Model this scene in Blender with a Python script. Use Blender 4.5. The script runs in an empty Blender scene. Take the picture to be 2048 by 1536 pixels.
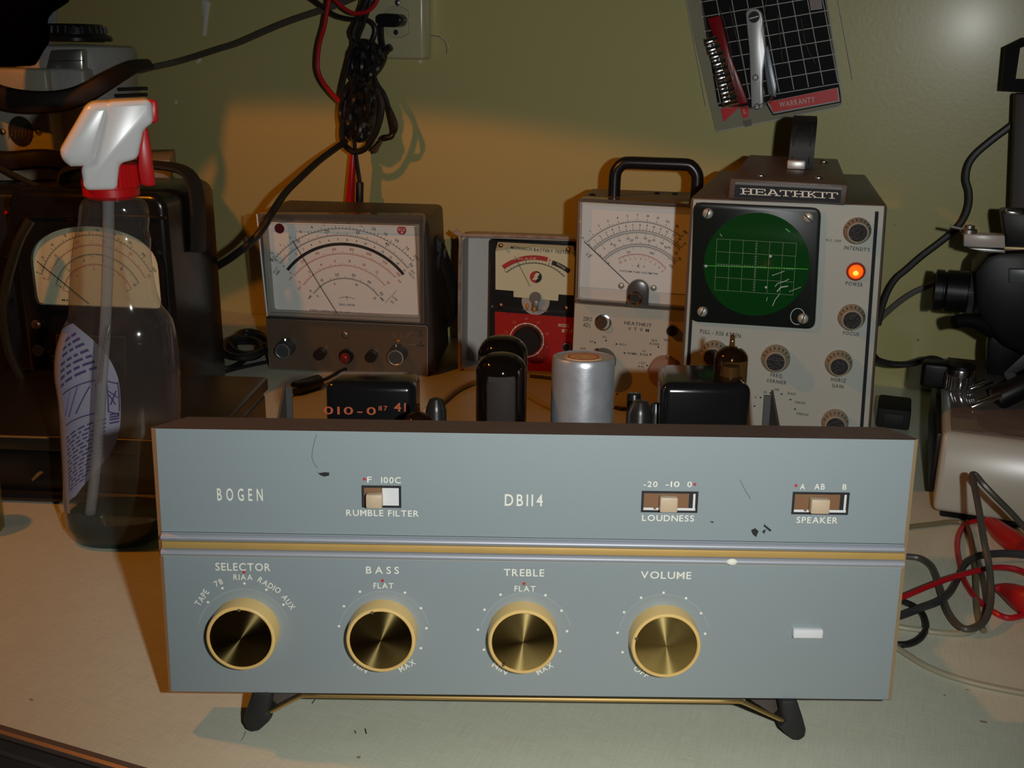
import bpy, bmesh, math, random
from mathutils import Vector, Matrix, Euler
random.seed(7)
S = bpy.context.scene
COL = S.collection
R = math.radians
PI = math.pi

# ------------------------------------------------------------------ camera
F_PX, PITCH, ROLL, CAM_H = 2100.0, R(17.5), R(0.87), 0.290
CAM_O = Vector((0, 0, CAM_H))
_fw = Vector((0, math.cos(PITCH), -math.sin(PITCH)))
_r0 = Vector((1, 0, 0))
_u0 = Vector((0, math.sin(PITCH), math.cos(PITCH)))
C_RT = math.cos(ROLL) * _r0 + math.sin(ROLL) * _u0
C_UP = -math.sin(ROLL) * _r0 + math.cos(ROLL) * _u0
C_FW = _fw
cam_data = bpy.data.cameras.new('camera')
cam_data.sensor_width = 36.0
cam_data.lens = F_PX / 2048 * 36
cam_data.clip_start = 0.01
cam = bpy.data.objects.new('camera', cam_data)
COL.objects.link(cam)
cam.matrix_world = Matrix(((C_RT.x, C_UP.x, -C_FW.x, 0), (C_RT.y, C_UP.y, -C_FW.y, 0),
                           (C_RT.z, C_UP.z, -C_FW.z, CAM_H), (0, 0, 0, 1)))
S.camera = cam

# ------------------------------------------------------------------ light and exposure
S.view_settings.view_transform = 'Standard'
S.view_settings.look = 'None'
S.view_settings.gamma = 1.0
S.view_settings.use_curve_mapping = False
S.view_settings.exposure = 0.0
world = bpy.data.worlds.new('world')
S.world = world
world.use_nodes = True
world.node_tree.nodes['Background'].inputs[0].default_value = (1.0, 0.75, 0.45, 1)
world.node_tree.nodes['Background'].inputs[1].default_value = 0.006

def lamp(name, kind, loc, energy, color, size=0.01, aim=None, cone=None, blend=0.1):
    d = bpy.data.lights.new(name, kind)
    d.energy = energy
    d.color = color
    d.shadow_soft_size = size
    if cone:
        d.spot_size = cone
        d.spot_blend = blend
    o = bpy.data.objects.new(name, d)
    COL.objects.link(o)
    o.location = loc
    if aim is not None:
        o.rotation_euler = (Vector(aim) - Vector(loc)).to_track_quat('-Z', 'Y').to_euler()
    return o
def ray(px, py):
    return C_FW + C_RT * ((px - 1024) / F_PX) - C_UP * ((py - 768) / F_PX)
# the camera's own flash, a little right of and above the lens
lamp('camera_flash', 'SPOT', CAM_O + C_RT * 0.066 + C_UP * 0.008, 7.0, (0.97, 1.0, 0.98), 0.006, aim=CAM_O + ray(1010, 640), cone=R(90), blend=1.0)
# the tungsten bench lamp, above and left of the amplifier, under a shade
lamp('bench_lamp', 'SPOT', (-0.43, 0.510, 0.52), 4.0, (1.0, 0.29, 0.006), 0.012, aim=(-0.43 - 0.05, 0.510 - 0.12, 0.52 - 0.99), cone=R(150), blend=0.05)
def shade_pattern(o, down, side):
    """the lamp's reflector sends less light straight down than out to the side"""
    o.data.use_nodes = True
    nt = o.data.node_tree
    em = nt.nodes['Emission']
    ge = nt.nodes.new('ShaderNodeNewGeometry')
    sp = nt.nodes.new('ShaderNodeSeparateXYZ')
    nt.links.new(ge.outputs['Incoming'], sp.inputs[0])
    ab = nt.nodes.new('ShaderNodeMath'); ab.operation = 'ABSOLUTE'
    nt.links.new(sp.outputs['Z'], ab.inputs[0])
    mr = nt.nodes.new('ShaderNodeMapRange')
    mr.inputs['From Min'].default_value = 0.40
    mr.inputs['From Max'].default_value = 0.92
    mr.inputs['To Min'].default_value = side
    mr.inputs['To Max'].default_value = down
    nt.links.new(ab.outputs[0], mr.inputs[0])
    nt.links.new(mr.outputs[0], em.inputs['Strength'])
shade_pattern(bpy.data.objects['bench_lamp'], 0.55, 1.25)

# ------------------------------------------------------------------ pixel of the photograph -> point on a real plane
def at_y(px, py, y):
    d = ray(px, py)
    return CAM_O + d * (y / d.y)
def at_z(px, py, z=0.0):
    d = ray(px, py)
    return CAM_O + d * ((z - CAM_H) / d.z)
class Frame:
    """a thing's own axes: x right along its front, y back, z up"""
    def __init__(s, pos, yaw=0.0, lean=0.0):
        s.pos = Vector(pos)
        s.euler = Euler((-R(lean), 0, R(yaw)), 'XYZ')
        s.m = s.euler.to_matrix()
        s.mi = s.m.transposed()
    def uv(s, px, py, d=0.0):
        n = s.m @ Vector((0, 1, 0))
        r = ray(px, py)
        o = s.pos + n * d
        t = (o - CAM_O).dot(n) / r.dot(n)
        L = s.mi @ (CAM_O + r * t - s.pos)
        return (L.x, L.z)
    def local(s, P):
        return s.mi @ (Vector(P) - s.pos)

# ------------------------------------------------------------------ materials
MATS = {}
def mat(name, color, rough=0.5, metal=0.0, bump=None, speck=None, spec=0.5, emit=None, aniso=None, coat=0.0):
    """procedural Principled material. bump=(scale,strength); speck=(scale,color2,amount)"""
    if name in MATS:
        return MATS[name]
    m = bpy.data.materials.new(name)
    m.use_nodes = True
    nt = m.node_tree
    b = nt.nodes['Principled BSDF']
    b.inputs['Base Color'].default_value = (*color, 1)
    b.inputs['Roughness'].default_value = rough
    b.inputs['Metallic'].default_value = metal
    b.inputs['Specular IOR Level'].default_value = spec
    b.inputs['Coat Weight'].default_value = coat
    if bump or speck:
        tc = nt.nodes.new('ShaderNodeTexCoord')
    if speck:
        n = nt.nodes.new('ShaderNodeTexNoise')
        n.inputs['Scale'].default_value = speck[0]
        n.inputs['Detail'].default_value = 6
        nt.links.new(tc.outputs['Object'], n.inputs['Vector'])
        rp = nt.nodes.new('ShaderNodeValToRGB')
        rp.color_ramp.elements[0].position = 0.5 - 0.25
        rp.color_ramp.elements[1].position = 0.5 + 0.25
        c2 = [color[i] + (speck[1][i] - color[i]) * speck[2] for i in range(3)]
        rp.color_ramp.elements[0].color = (*color, 1)
        rp.color_ramp.elements[1].color = (*c2, 1)
        nt.links.new(n.outputs[0], rp.inputs[0])
        nt.links.new(rp.outputs[0], b.inputs['Base Color'])
    if bump:
        n = nt.nodes.new('ShaderNodeTexNoise')
        n.inputs['Scale'].default_value = bump[0]
        n.inputs['Detail'].default_value = 4
        nt.links.new(tc.outputs['Object'], n.inputs['Vector'])
        bp = nt.nodes.new('ShaderNodeBump')
        bp.inputs['Strength'].default_value = bump[1]
        bp.inputs['Distance'].default_value = 0.001
        nt.links.new(n.outputs[0], bp.inputs['Height'])
        nt.links.new(bp.outputs[0], b.inputs['Normal'])
    if emit:
        b.inputs['Emission Color'].default_value = (*emit[0], 1)
        b.inputs['Emission Strength'].default_value = emit[1]
    if aniso is not None:
        tg = nt.nodes.new('ShaderNodeTangent')
        tg.direction_type = 'RADIAL'
        tg.axis = aniso
        nt.links.new(tg.outputs[0], b.inputs['Tangent'])
        b.inputs['Anisotropic'].default_value = 0.96
        b.inputs['Anisotropic Rotation'].default_value = 0.25
    MATS[name] = m
    return m
def clear(name, tint=(1, 1, 1), rough=0.04, ior=1.45, body=None):
    """thin clear plastic or glass: passes light straight through, with a fresnel gloss; body=(color,amount) adds haze"""
    if name in MATS:
        return MATS[name]
    m = bpy.data.materials.new(name)
    m.use_nodes = True
    nt = m.node_tree
    nt.nodes.remove(nt.nodes['Principled BSDF'])
    out = nt.nodes['Material Output']
    tr = nt.nodes.new('ShaderNodeBsdfTransparent')
    tr.inputs[0].default_value = (*tint, 1)
    base = tr
    if body:
        df = nt.nodes.new('ShaderNodeBsdfDiffuse')
        df.inputs[0].default_value = (*body[0], 1)
        mx0 = nt.nodes.new('ShaderNodeMixShader')
        mx0.inputs[0].default_value = body[1]
        nt.links.new(tr.outputs[0], mx0.inputs[1])
        nt.links.new(df.outputs[0], mx0.inputs[2])
        base = mx0
    gl = nt.nodes.new('ShaderNodeBsdfGlossy')
    gl.inputs['Roughness'].default_value = rough
    lw = nt.nodes.new('ShaderNodeLayerWeight')
    lw.inputs[0].default_value = 0.5
    pw = nt.nodes.new('ShaderNodeMath')
    pw.operation = 'POWER'
    pw.inputs[1].default_value = 5.0
    nt.links.new(lw.outputs['Facing'], pw.inputs[0])
    fr = nt.nodes.new('ShaderNodeMath')
    fr.operation = 'MULTIPLY_ADD'
    f0 = ((ior - 1) / (ior + 1)) ** 2
    fr.inputs[1].default_value = 1 - f0
    fr.inputs[2].default_value = f0
    nt.links.new(pw.outputs[0], fr.inputs[0])
    mx = nt.nodes.new('ShaderNodeMixShader')
    nt.links.new(fr.outputs[0], mx.inputs[0])
    nt.links.new(base.outputs[0], mx.inputs[1])
    nt.links.new(gl.outputs[0], mx.inputs[2])
    nt.links.new(mx.outputs[0], out.inputs[0])
    MATS[name] = m
    return m

# ------------------------------------------------------------------ glyphs (Blender's own built-in font, outlines turned to mesh)
GLY = {}
def _glyphs():
    chars = 'ABCDEFGHIJKLMNOPQRSTUVWXYZ0123456789-+.,?/%k'
    obs = []
    for ch in chars:
        cu = bpy.data.curves.new('glyph', 'FONT')
        cu.body = ch
        cu.size = 1
        cu.resolution_u = 3
        cu.offset = 0.010
        o = bpy.data.objects.new('glyph', cu)
        COL.objects.link(o)
        obs.append((ch, o))
    dg = bpy.context.evaluated_depsgraph_get()
    dg.update()
    for ch, o in obs:
        me = o.evaluated_get(dg).to_mesh()
        vs = [(v.co.x, v.co.y) for v in me.vertices]
        fs = [tuple(p.vertices) for p in me.polygons]
        xs = [v[0] for v in vs]
        GLY[ch] = ([(x - min(xs), y) for x, y in vs], fs, max(xs) - min(xs))
        o.evaluated_get(dg).to_mesh_clear()
    for ch, o in obs:
        cu = o.data
        bpy.data.objects.remove(o)
        bpy.data.curves.remove(cu)
_glyphs()
CAP = max(v[1] for v in GLY['H'][0])

# ------------------------------------------------------------------ mesh builder
class MB:
    def __init__(s):
        s.v, s.f, s.mi, s.mats = [], [], [], []
    def slot(s, m):
        if m not in s.mats:
            s.mats.append(m)
        return s.mats.index(m)
    def add(s, vs, fs, m, M=None):
        k = len(s.v)
        for v in vs:
            v = Vector(v)
            s.v.append(tuple(M @ v) if M is not None else tuple(v))
        i = s.slot(m)
        for f in fs:
            s.f.append(tuple(a + k for a in f))
            s.mi.append(i)
        return s
    def bm(s, b, m, M=None):
        b.verts.ensure_lookup_table()
        b.verts.index_update()
        vs = [v.co.copy() for v in b.verts]
        fs = [tuple(v.index for v in f.verts) for f in b.faces]
        b.free()
        return s.add(vs, fs, m, M)
    def box(s, c, size, m, bev=0.0, seg=2, M=None):
        b = bmesh.new()
        bmesh.ops.create_cube(b, size=1)
        for v in b.verts:
            v.co = Vector((c[0] + v.co.x * size[0], c[1] + v.co.y * size[1], c[2] + v.co.z * size[2]))
        if bev > 0:
            bmesh.ops.bevel(b, geom=list(b.edges), offset=bev, segments=seg, profile=0.5, affect='EDGES')
        return s.bm(b, m, M)
    def hull8(s, P, m, bev=0.0, seg=2):
        """box from 8 corners: front TL TR BR BL, back TL TR BR BL"""
        b = bmesh.new()
        V = [b.verts.new(p) for p in P]
        for f in ((0, 3, 2, 1), (4, 5, 6, 7), (0, 1, 5, 4), (2, 3, 7, 6), (0, 4, 7, 3), (1, 2, 6, 5)):
            b.faces.new([V[i] for i in f])
        bmesh.ops.recalc_face_normals(b, faces=b.faces)
        if bev > 0:
            bmesh.ops.bevel(b, geom=list(b.edges), offset=bev, segments=seg, profile=0.5, affect='EDGES')
        return s.bm(b, m)
    def prism(s, pts, y0, y1, m, bev=0.0, seg=2, M=None):
        """outline in the x-z plane, extruded from y0 (front) to y1"""
        b = bmesh.new()
        A = [b.verts.new((p[0], y0, p[1])) for p in pts]
        B = [b.verts.new((p[0], y1, p[1])) for p in pts]
        n = len(pts)
        b.faces.new(A)
        b.faces.new(B[::-1])
        for i in range(n):
            j = (i + 1) % n
            b.faces.new((A[j], A[i], B[i], B[j]))
        bmesh.ops.recalc_face_normals(b, faces=b.faces)
        if bev > 0:
            es = [e for e in b.edges if e.calc_face_angle(0) > R(40)]
            bmesh.ops.bevel(b, geom=es, offset=bev, segments=seg, profile=0.5, affect='EDGES', clamp_overlap=True)
        return s.bm(b, m, M)
    def ringprism(s, outer, inner, y0, y1, m):
        """frame between two outlines with equal point counts"""
        n = len(outer)
        vs = [(p[0], y0, p[1]) for p in outer] + [(p[0], y0, p[1]) for p in inner] + \
             [(p[0], y1, p[1]) for p in outer] + [(p[0], y1, p[1]) for p in inner]
        fs = []
        for i in range(n):
            j = (i + 1) % n
            fs += [(i, j, n + j, n + i), (2*n + i, 3*n + i, 3*n + j, 2*n + j),
                   (i, 2*n + i, 2*n + j, j), (n + i, n + j, 3*n + j, 3*n + i)]
        return s.add(vs, fs, m)
    def lathe(s, prof, o, ax, m, seg=32, up=None, sx=1.0):
        """profile [(r, h)] turned about the axis ax through o"""
        ax = Vector(ax).normalized()
        e1 = Vector(up) if up else (Vector((1, 0, 0)) if abs(ax.x) < 0.9 else Vector((0, 0, 1)))
        e1 = (e1 - ax * e1.dot(ax)).normalized()
        e2 = ax.cross(e1)
        o = Vector(o)
        vs, fs, rows = [], [], []
        for r, h in prof:
            if r < 1e-7:
                rows.append([len(vs)])
                vs.append(o + ax * h)
            else:
                rows.append(list(range(len(vs), len(vs) + seg)))
                for k in range(seg):
                    a = 2 * PI * k / seg
                    vs.append(o + ax * h + e1 * (r * sx * math.cos(a)) + e2 * (r * math.sin(a)))
        for A, B in zip(rows, rows[1:]):
            for k in range(seg):
                j = (k + 1) % seg
                if len(A) == 1 and len(B) == 1:
                    continue
                if len(A) == 1:
                    fs.append((A[0], B[j], B[k]))
                elif len(B) == 1:
                    fs.append((A[k], A[j], B[0]))
                else:
                    fs.append((A[k], A[j], B[j], B[k]))
        return s.add(vs, fs, m)
    def cyl(s, a, b, r, m, seg=24, r2=None, bev=0.0):
        a, b = Vector(a), Vector(b)
        L = (b - a).length
        r2 = r if r2 is None else r2
        if bev:
            prof = [(0, 0), (r - bev, 0), (r - bev * .3, bev * .3), (r, bev), (r2, L - bev), (r2 - bev * .3, L - bev * .3), (r2 - bev, L), (0, L)]
        else:
            prof = [(0, 0), (r, 0), (r2, L), (0, L)]
        return s.lathe(prof, a, b - a, m, seg)
    def tube(s, pts, r, m, seg=8, n=6, flat=1.0, smooth=True, closed=False):
        P = spline([Vector(p) for p in pts], n) if smooth else [Vector(p) for p in pts]
        rr = r if callable(r) else (lambda t: r)
        vs, fs = [], []
        N = len(P)
        prev = None
        for i, p in enumerate(P):
            t = (P[min(i + 1, N - 1)] - P[max(i - 1, 0)])
            t = t.normalized() if t.length > 1e-9 else Vector((0, 0, 1))
            if prev is None:
                e = Vector((0, 0, 1)) if abs(t.z) < 0.9 else Vector((0, 1, 0))
            else:
                e = prev
            e = (e - t * e.dot(t)).normalized()
            prev = e
            q = t.cross(e)
            a = rr(i / (N - 1))
            for k in range(seg):
                an = 2 * PI * k / seg
                vs.append(p + e * (a * math.cos(an)) + q * (a * flat * math.sin(an)))
        for i in range(N - 1):
            for k in range(seg):
                j = (k + 1) % seg
                fs.append((i*seg + k, i*seg + j, (i+1)*seg + j, (i+1)*seg + k))
        fs.append(tuple(range(seg))[::-1])
        fs.append(tuple(range((N-1)*seg, N*seg)))
        return s.add(vs, fs, m)
    def sphere(s, c, r, m, seg=16, sc=(1, 1, 1)):
        b = bmesh.new()
        bmesh.ops.create_uvsphere(b, u_segments=seg, v_segments=max(6, seg // 2), radius=r)
        for v in b.verts:
            v.co = Vector((c[0] + v.co.x * sc[0], c[1] + v.co.y * sc[1], c[2] + v.co.z * sc[2]))
        return s.bm(b, m)
    # flat printing on a face in the x-z plane at depth y
    def poly(s, pts, m, y=-0.0002):
        return s.add([(p[0], y, p[1]) for p in pts], [tuple(range(len(pts)))], m)
    def stroke(s, pts, w, m, y=-0.0002):
        vs, fs = [], []
        P = [Vector((p[0], p[1])) for p in pts]
        for i, p in enumerate(P):
            t = P[min(i + 1, len(P) - 1)] - P[max(i - 1, 0)]
            t = t.normalized() if t.length else Vector((1, 0))
            q = Vector((-t.y, t.x)) * w / 2
            vs += [(p.x + q.x, y, p.y + q.y), (p.x - q.x, y, p.y - q.y)]
        for i in range(len(P) - 1):
            fs.append((2*i, 2*i + 1, 2*i + 3, 2*i + 2))
        return s.add(vs, fs, m)
    def disc(s, u, v, r, m, y=-0.0002, seg=20, r2=None):
        r2 = r2 or r
        return s.poly([(u + r * math.cos(2*PI*k/seg), v + r2 * math.sin(2*PI*k/seg)) for k in range(seg)], m, y)
    def text(s, txt, u, v, h, m, y=-0.0002, width=None, rot=0.0, gap=0.14):
        """centred text, cap height h, optional total width"""
        x, items = 0.0, []
        for ch in txt:
            if ch == ' ':
                x += 0.35
                continue
            g = GLY.get(ch) or GLY['-']
            items.append((x, g))
            x += g[2] + gap
        W = x - gap
        k = h / CAP
        kx = (width / W) if width else k
        c, q = math.cos(rot), math.sin(rot)
        for x0, g in items:
            vs = []
            for a, b in g[0]:
                X = (a + x0 - W / 2) * kx
                Y = (b - CAP / 2) * k
                vs.append((u + X * c - Y * q, y, v + X * q + Y * c))
            s.add(vs, g[1], m)
        return s
    # ---- the same, placed by a pixel of the photograph on the frame's face
    def ptext(s, F, txt, px, py, hp, m, wp=None, rot=0.0, d=0.0, gap=0.14, y=None):
        u, v = F.uv(px, py, d)
        h = math.dist(F.uv(px, py - hp / 2, d), F.uv(px, py + hp / 2, d))
        w = math.dist(F.uv(px - wp / 2, py, d), F.uv(px + wp / 2, py, d)) if wp else None
        return s.text(txt, u, v, h, m, (d - 0.0002) if y is None else y, w, R(rot), gap)
    def pdot(s, F, px, py, r, m, d=0.0, seg=10):
        u, v = F.uv(px, py, d)
        k = math.dist(F.uv(px - r, py, d), F.uv(px + r, py, d)) / 2
        return s.disc(u, v, k, m, d - 0.0002, seg)
    def prect(s, F, px, py, w, h, m, d=0.0):
        return s.poly([F.uv(px - w/2, py + h/2, d), F.uv(px + w/2, py + h/2, d), F.uv(px + w/2, py - h/2, d), F.uv(px - w/2, py - h/2, d)], m, d - 0.0002)
    def pstroke(s, F, pts, wp, m, d=0.0, lift=0.0002):
        P = [F.uv(x, y, d) for x, y in pts]
        k = math.dist(F.uv(pts[0][0] - .5, pts[0][1], d), F.uv(pts[0][0] + .5, pts[0][1], d))
        return s.stroke(P, wp * k, m, d - lift)
    def arc3(s, F, p1, p2, p3, wp, m, d=0.0, ticks=0, tl=4, tw=1, major=0, mtl=7, nums=None, nh=5, noff=9, side=1, t0=0.0, t1=1.0, nm=None, fine=None):
        """arc through three photo points on the frame's face, with ticks (side 1 outward, -1 inward) and numbers"""
        a, b, c = (Vector(F.uv(*p, d)) for p in (p1, p2, p3))
        k = math.dist(F.uv(p2[0] - .5, p2[1], d), F.uv(p2[0] + .5, p2[1], d))
        D = 2 * (a.x*(b.y-c.y) + b.x*(c.y-a.y) + c.x*(a.y-b.y))
        ux = ((a.x**2+a.y**2)*(b.y-c.y) + (b.x**2+b.y**2)*(c.y-a.y) + (c.x**2+c.y**2)*(a.y-b.y)) / D
        uy = ((a.x**2+a.y**2)*(c.x-b.x) + (b.x**2+b.y**2)*(a.x-c.x) + (c.x**2+c.y**2)*(b.x-a.x)) / D
        o = Vector((ux, uy))
        r = (a - o).length
        A0 = math.atan2(a.y - o.y, a.x - o.x)
        A1 = math.atan2(c.y - o.y, c.x - o.x)
        pt = lambda t, rr: (o.x + rr * math.cos(A0 + (A1 - A0) * t), o.y + rr * math.sin(A0 + (A1 - A0) * t))
        if wp:
            s.stroke([pt(t0 + (t1 - t0) * i / 40, r) for i in range(41)], wp * k, m, d - 0.0002)
        for i in range(ticks + 1 if ticks else 0):
            L = (mtl if major and i % major == 0 else tl) * k * side
            t = i / ticks
            s.stroke([pt(t, r), pt(t, r + L)], tw * k, m, d - 0.0002)
        if nums:
            for i, tx in enumerate(nums):
                t = i / (len(nums) - 1)
                P = pt(t, r + (noff * k) * side)
                s.text(tx, P[0], P[1], nh * k, nm or m, d - 0.0002, rot=A0 + (A1 - A0) * t - PI / 2)
        return s
    def build(s, name, parent=None, angle=35, loc=None):
        me = bpy.data.meshes.new(name)
        me.from_pydata(s.v, [], s.f)
        for m in s.mats:
            me.materials.append(m)
        me.polygons.foreach_set('material_index', s.mi)
        me.polygons.foreach_set('use_smooth', [True] * len(s.f))
        me.update()
        me.set_sharp_from_angle(angle=R(angle))
        o = bpy.data.objects.new(name, me)
        COL.objects.link(o)
        if parent is not None:
            o.parent = parent
        return o
def spline(P, n):
    if len(P) < 3:
        return P
    out = []
    Q = [P[0] * 2 - P[1]] + P + [P[-1] * 2 - P[-2]]
    for i in range(1, len(Q) - 2):
        a, b, c, d = Q[i-1], Q[i], Q[i+1], Q[i+2]
        for k in range(n):
            t = k / n
            out.append(0.5 * ((2*b) + (c - a)*t + (2*a - 5*b + 4*c - d)*t*t + (3*b - a - 3*c + d)*t**3))
    out.append(P[-1])
    return out
def rrect(x0, z0, x1, z1, r, n=5):
    out = []
    for cx, cz, a in ((x1-r, z1-r, 0), (x0+r, z1-r, 90), (x0+r, z0+r, 180), (x1-r, z0+r, 270)):
        for k in range(n + 1):
            t = R(a + 90 * k / n)
            out.append((cx + r * math.cos(t), cz + r * math.sin(t)))
    return out
def rquad(P, r, n=4):
    """rounded quadrilateral from four corners"""
    out = []
    m = len(P)
    for i in range(m):
        a, b, c = Vector(P[i-1]), Vector(P[i]), Vector(P[(i+1) % m])
        p, q = b + (a - b).normalized() * r, b + (c - b).normalized() * r
        for k in range(n + 1):
            t = k / n
            out.append(tuple((1-t)**2 * p + 2*t*(1-t) * b + t*t * q))
    return out
def tag(o, label, cat, group=None, kind=None):
    o['label'] = label
    o['category'] = cat
    if group: o['group'] = group
    if kind: o['kind'] = kind
    return o
def thing(name, F, label, cat, group=None):
    o = bpy.data.objects.new(name, None)
    o.empty_display_size = 0.02
    COL.objects.link(o)
    if isinstance(F, Frame):
        o.location = F.pos
        o.rotation_euler = F.euler
    else:
        o.location = F
    return tag(o, label, cat, group)
def structure(o):
    o['kind'] = 'structure'
    return o
def copy_of(o, parent, loc):
    c = o.copy()
    COL.objects.link(c)
    c.parent = parent
    c.location = loc
    for ch in list(o.children):
        g = ch.copy()
        COL.objects.link(g)
        g.parent = c
    return c

# ------------------------------------------------------------------ shared materials
M_wall = mat('wall_paint', (0.57, 0.52, 0.23), 0.34, bump=(260, 0.10), speck=(5, (0.52, 0.47, 0.20), 0.5), spec=0.35)
_wb = M_wall.node_tree.nodes['Principled BSDF']
_wb.inputs['Coat Weight'].default_value = 0.14
_wb.inputs['Coat Roughness'].default_value = 0.17
M_drip = mat('white_drip', (0.75, 0.74, 0.66), 0.4)
M_crack = mat('crack_dark', (0.16, 0.14, 0.10), 0.8)
M_bench = mat('bench_laminate', (0.70, 0.71, 0.56), 0.32, bump=(900, 0.10), speck=(60, (0.64, 0.65, 0.50), 0.6), spec=0.35)
def weave(m, a, b, amount):
    """fine linen streaks of the laminate"""
    nt = m.node_tree
    bs = nt.nodes['Principled BSDF']
    src = bs.inputs['Base Color'].links[0].from_socket
    tc = nt.nodes.new('ShaderNodeTexCoord')
    for sc in (a, b):
        mp = nt.nodes.new('ShaderNodeMapping')
        mp.inputs['Scale'].default_value = sc
        nz = nt.nodes.new('ShaderNodeTexNoise')
        nz.inputs['Scale'].default_value = 1.0
        nz.inputs['Detail'].default_value = 2
        rp = nt.nodes.new('ShaderNodeMapRange')
        rp.inputs['From Min'].default_value = 0.3
        rp.inputs['From Max'].default_value = 0.7
        rp.inputs['To Min'].default_value = 1 - amount
        rp.inputs['To Max'].default_value = 1 + amount
        mx = nt.nodes.new('ShaderNodeVectorMath')
        mx.operation = 'SCALE'
        nt.links.new(tc.outputs['Object'], mp.inputs[0])
        nt.links.new(mp.outputs[0], nz.inputs['Vector'])
        nt.links.new(nz.outputs[0], rp.inputs[0])
        nt.links.new(src, mx.inputs[0])
        nt.links.new(rp.outputs[0], mx.inputs['Scale'])
        src = mx.outputs[0]
    nt.links.new(src, bs.inputs['Base Color'])
weave(M_bench, (1500, 60, 1), (60, 1500, 1), 0.05)
M_edge = mat('ribbed_edge_metal', (0.20, 0.16, 0.14), 0.42, 0.5)
M_black = mat('black_plastic', (0.012, 0.012, 0.013), 0.28)
M_rubber = mat('black_rubber', (0.016, 0.015, 0.015), 0.55)
M_cord = mat('black_cord', (0.014, 0.013, 0.013), 0.42)
M_red = mat('red_plastic', (0.62, 0.008, 0.010), 0.35)
M_redwire = mat('red_wire', (0.50, 0.010, 0.018), 0.35)
M_white = mat('white_plastic', (0.80, 0.80, 0.80), 0.25)
M_chrome = mat('chrome', (0.80, 0.80, 0.82), 0.16, 1.0)
M_steel = mat('dull_steel', (0.52, 0.52, 0.52), 0.38, 1.0)
M_alum = mat('aluminium_can', (0.66, 0.68, 0.71), 0.33, 0.6, bump=(180, 0.12), speck=(90, (0.40, 0.41, 0.44), 0.8))
M_brass = mat('spun_brass', (0.72, 0.55, 0.21), 0.24, 1.0, aniso='Y', speck=(40, (0.30, 0.21, 0.08), 0.5))
M_ink = mat('black_ink', (0.015, 0.015, 0.017), 0.6)
M_inkw = mat('cream_ink', (0.92, 0.90, 0.78), 0.6)
M_inkr = mat('red_ink', (0.52, 0.035, 0.03), 0.6)
M_clear = clear('clear_plastic', (0.985, 0.985, 0.98), 0.03)

# ------------------------------------------------------------------ room
FW = Frame((-0.28, 1.165, 0), -20.5, -1.4)
FWB = Frame((-0.28, 1.165, 0), -20.5)
mb = MB().box((0, 0.025, 0.45), (4.4, 0.05, 2.5), M_wall)
wall = structure(mb.build('wall_back'))
wall.location = FW.pos
wall.rotation_euler = FW.euler
def wall_blob(name, pts, m, th=0.0012):
    MB().prism([FW.uv(*p, -th) for p in pts], -th, 0.0005, m, th * 0.4).build(name, wall)
wall_blob('paint_drip', [(402, 0), (412, 0), (420, 6), (418, 14), (414, 40), (411, 72), (404, 72), (406, 40), (404, 18)], M_drip)
wall_blob('paint_drip', [(390, 125), (398, 115), (402, 119), (398, 126), (393, 127)], M_drip)
wall_blob('paint_drip', [(348, 202), (353, 201), (353, 208), (348, 208)], M_drip)
wall_blob('paint_chip', [(836, 120), (843, 119), (843, 126), (838, 128)], M_drip)
mb = MB()
mb.pstroke(FW, [(862, 71), (878, 73), (890, 82), (894, 95), (893, 107)], 1.6, M_crack)
mb.pstroke(FW, [(880, 73), (889, 80), (897, 92), (896, 100)], 1.0, M_drip)
for p in ((1836, 680, 2.2), (1810, 790, 1.2), (1790, 450, 1.0), (1072, 240, 1.0), (1787, 293, 1)):
    mb.pdot(FW, *p, M_crack)
mb.build('wall_scuff', wall)

E_ = FWB.local(at_z(150, 1493))
bench = thing('workbench', FWB, 'long cream laminate workbench top with a ribbed dark metal front edge', 'workbench')
mb = MB()
mb.box((0, (E_.y - 0.001) / 2, -0.0175), (2.6, -E_.y - 0.001, 0.035), M_bench)
# specks, scratches and burn marks on the laminate
def on_bench(px, py):
    L = FWB.local(at_z(px, py, 0))
    return (L.x, L.y)
def bench_mark(pts, w, m):
    P = [on_bench(*p) for p in pts]
    vs, fs = [], []
    for i, p in enumerate(P):
        a, b = P[max(i-1, 0)], P[min(i+1, len(P)-1)]
        t = Vector((b[0]-a[0], b[1]-a[1])).normalized()
        vs += [(p[0]-t.y*w/2, p[1]+t.x*w/2, 0.0003), (p[0]+t.y*w/2, p[1]-t.x*w/2, 0.0003)]
    for i in range(len(P)-1):
        fs.append((2*i, 2*i+1, 2*i+3, 2*i+2))
    mb.add(vs, fs, m)
M_stain = mat('bench_stain', (0.36, 0.27, 0.16), 0.5)
bench_mark([(630, 1400), (624, 1408)], 0.0005, M_ink)
bench_mark([(730, 1458), (733, 1469)], 0.0005, M_ink)
bench_mark([(709, 1462), (712, 1468)], 0.0004, M_ink)
bench_mark([(492, 1463), (486, 1478), (482, 1482)], 0.0004, M_stain)
bench_mark([(714, 1515), (721, 1516)], 0.0014, M_stain)
bench_mark([(1960, 1443), (1974, 1446)], 0.0016, M_stain)
bench_mark([(1887, 1390), (1892, 1393)], 0.0008, M_stain)
bench_mark([(1932, 1380), (1938, 1381)], 0.0008, M_stain)
bench_mark([(60, 1399), (66, 1401)], 0.0010, M_stain)
mb.build('benchtop', bench)
mb = MB()
mb.box((0, E_.y - 0.0015, -0.021), (2.6, 0.003, 0.042), M_edge)
for z, r in ((-0.002, 0.0022), (-0.0125, 0.0012), (-0.023, 0.0016), (-0.033, 0.0014)):
    mb.tube([(-1.3, E_.y - 0.003, z), (1.3, E_.y - 0.003, z)], r, M_edge, 8, smooth=False)
mb.build('edge_trim', bench)
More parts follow.
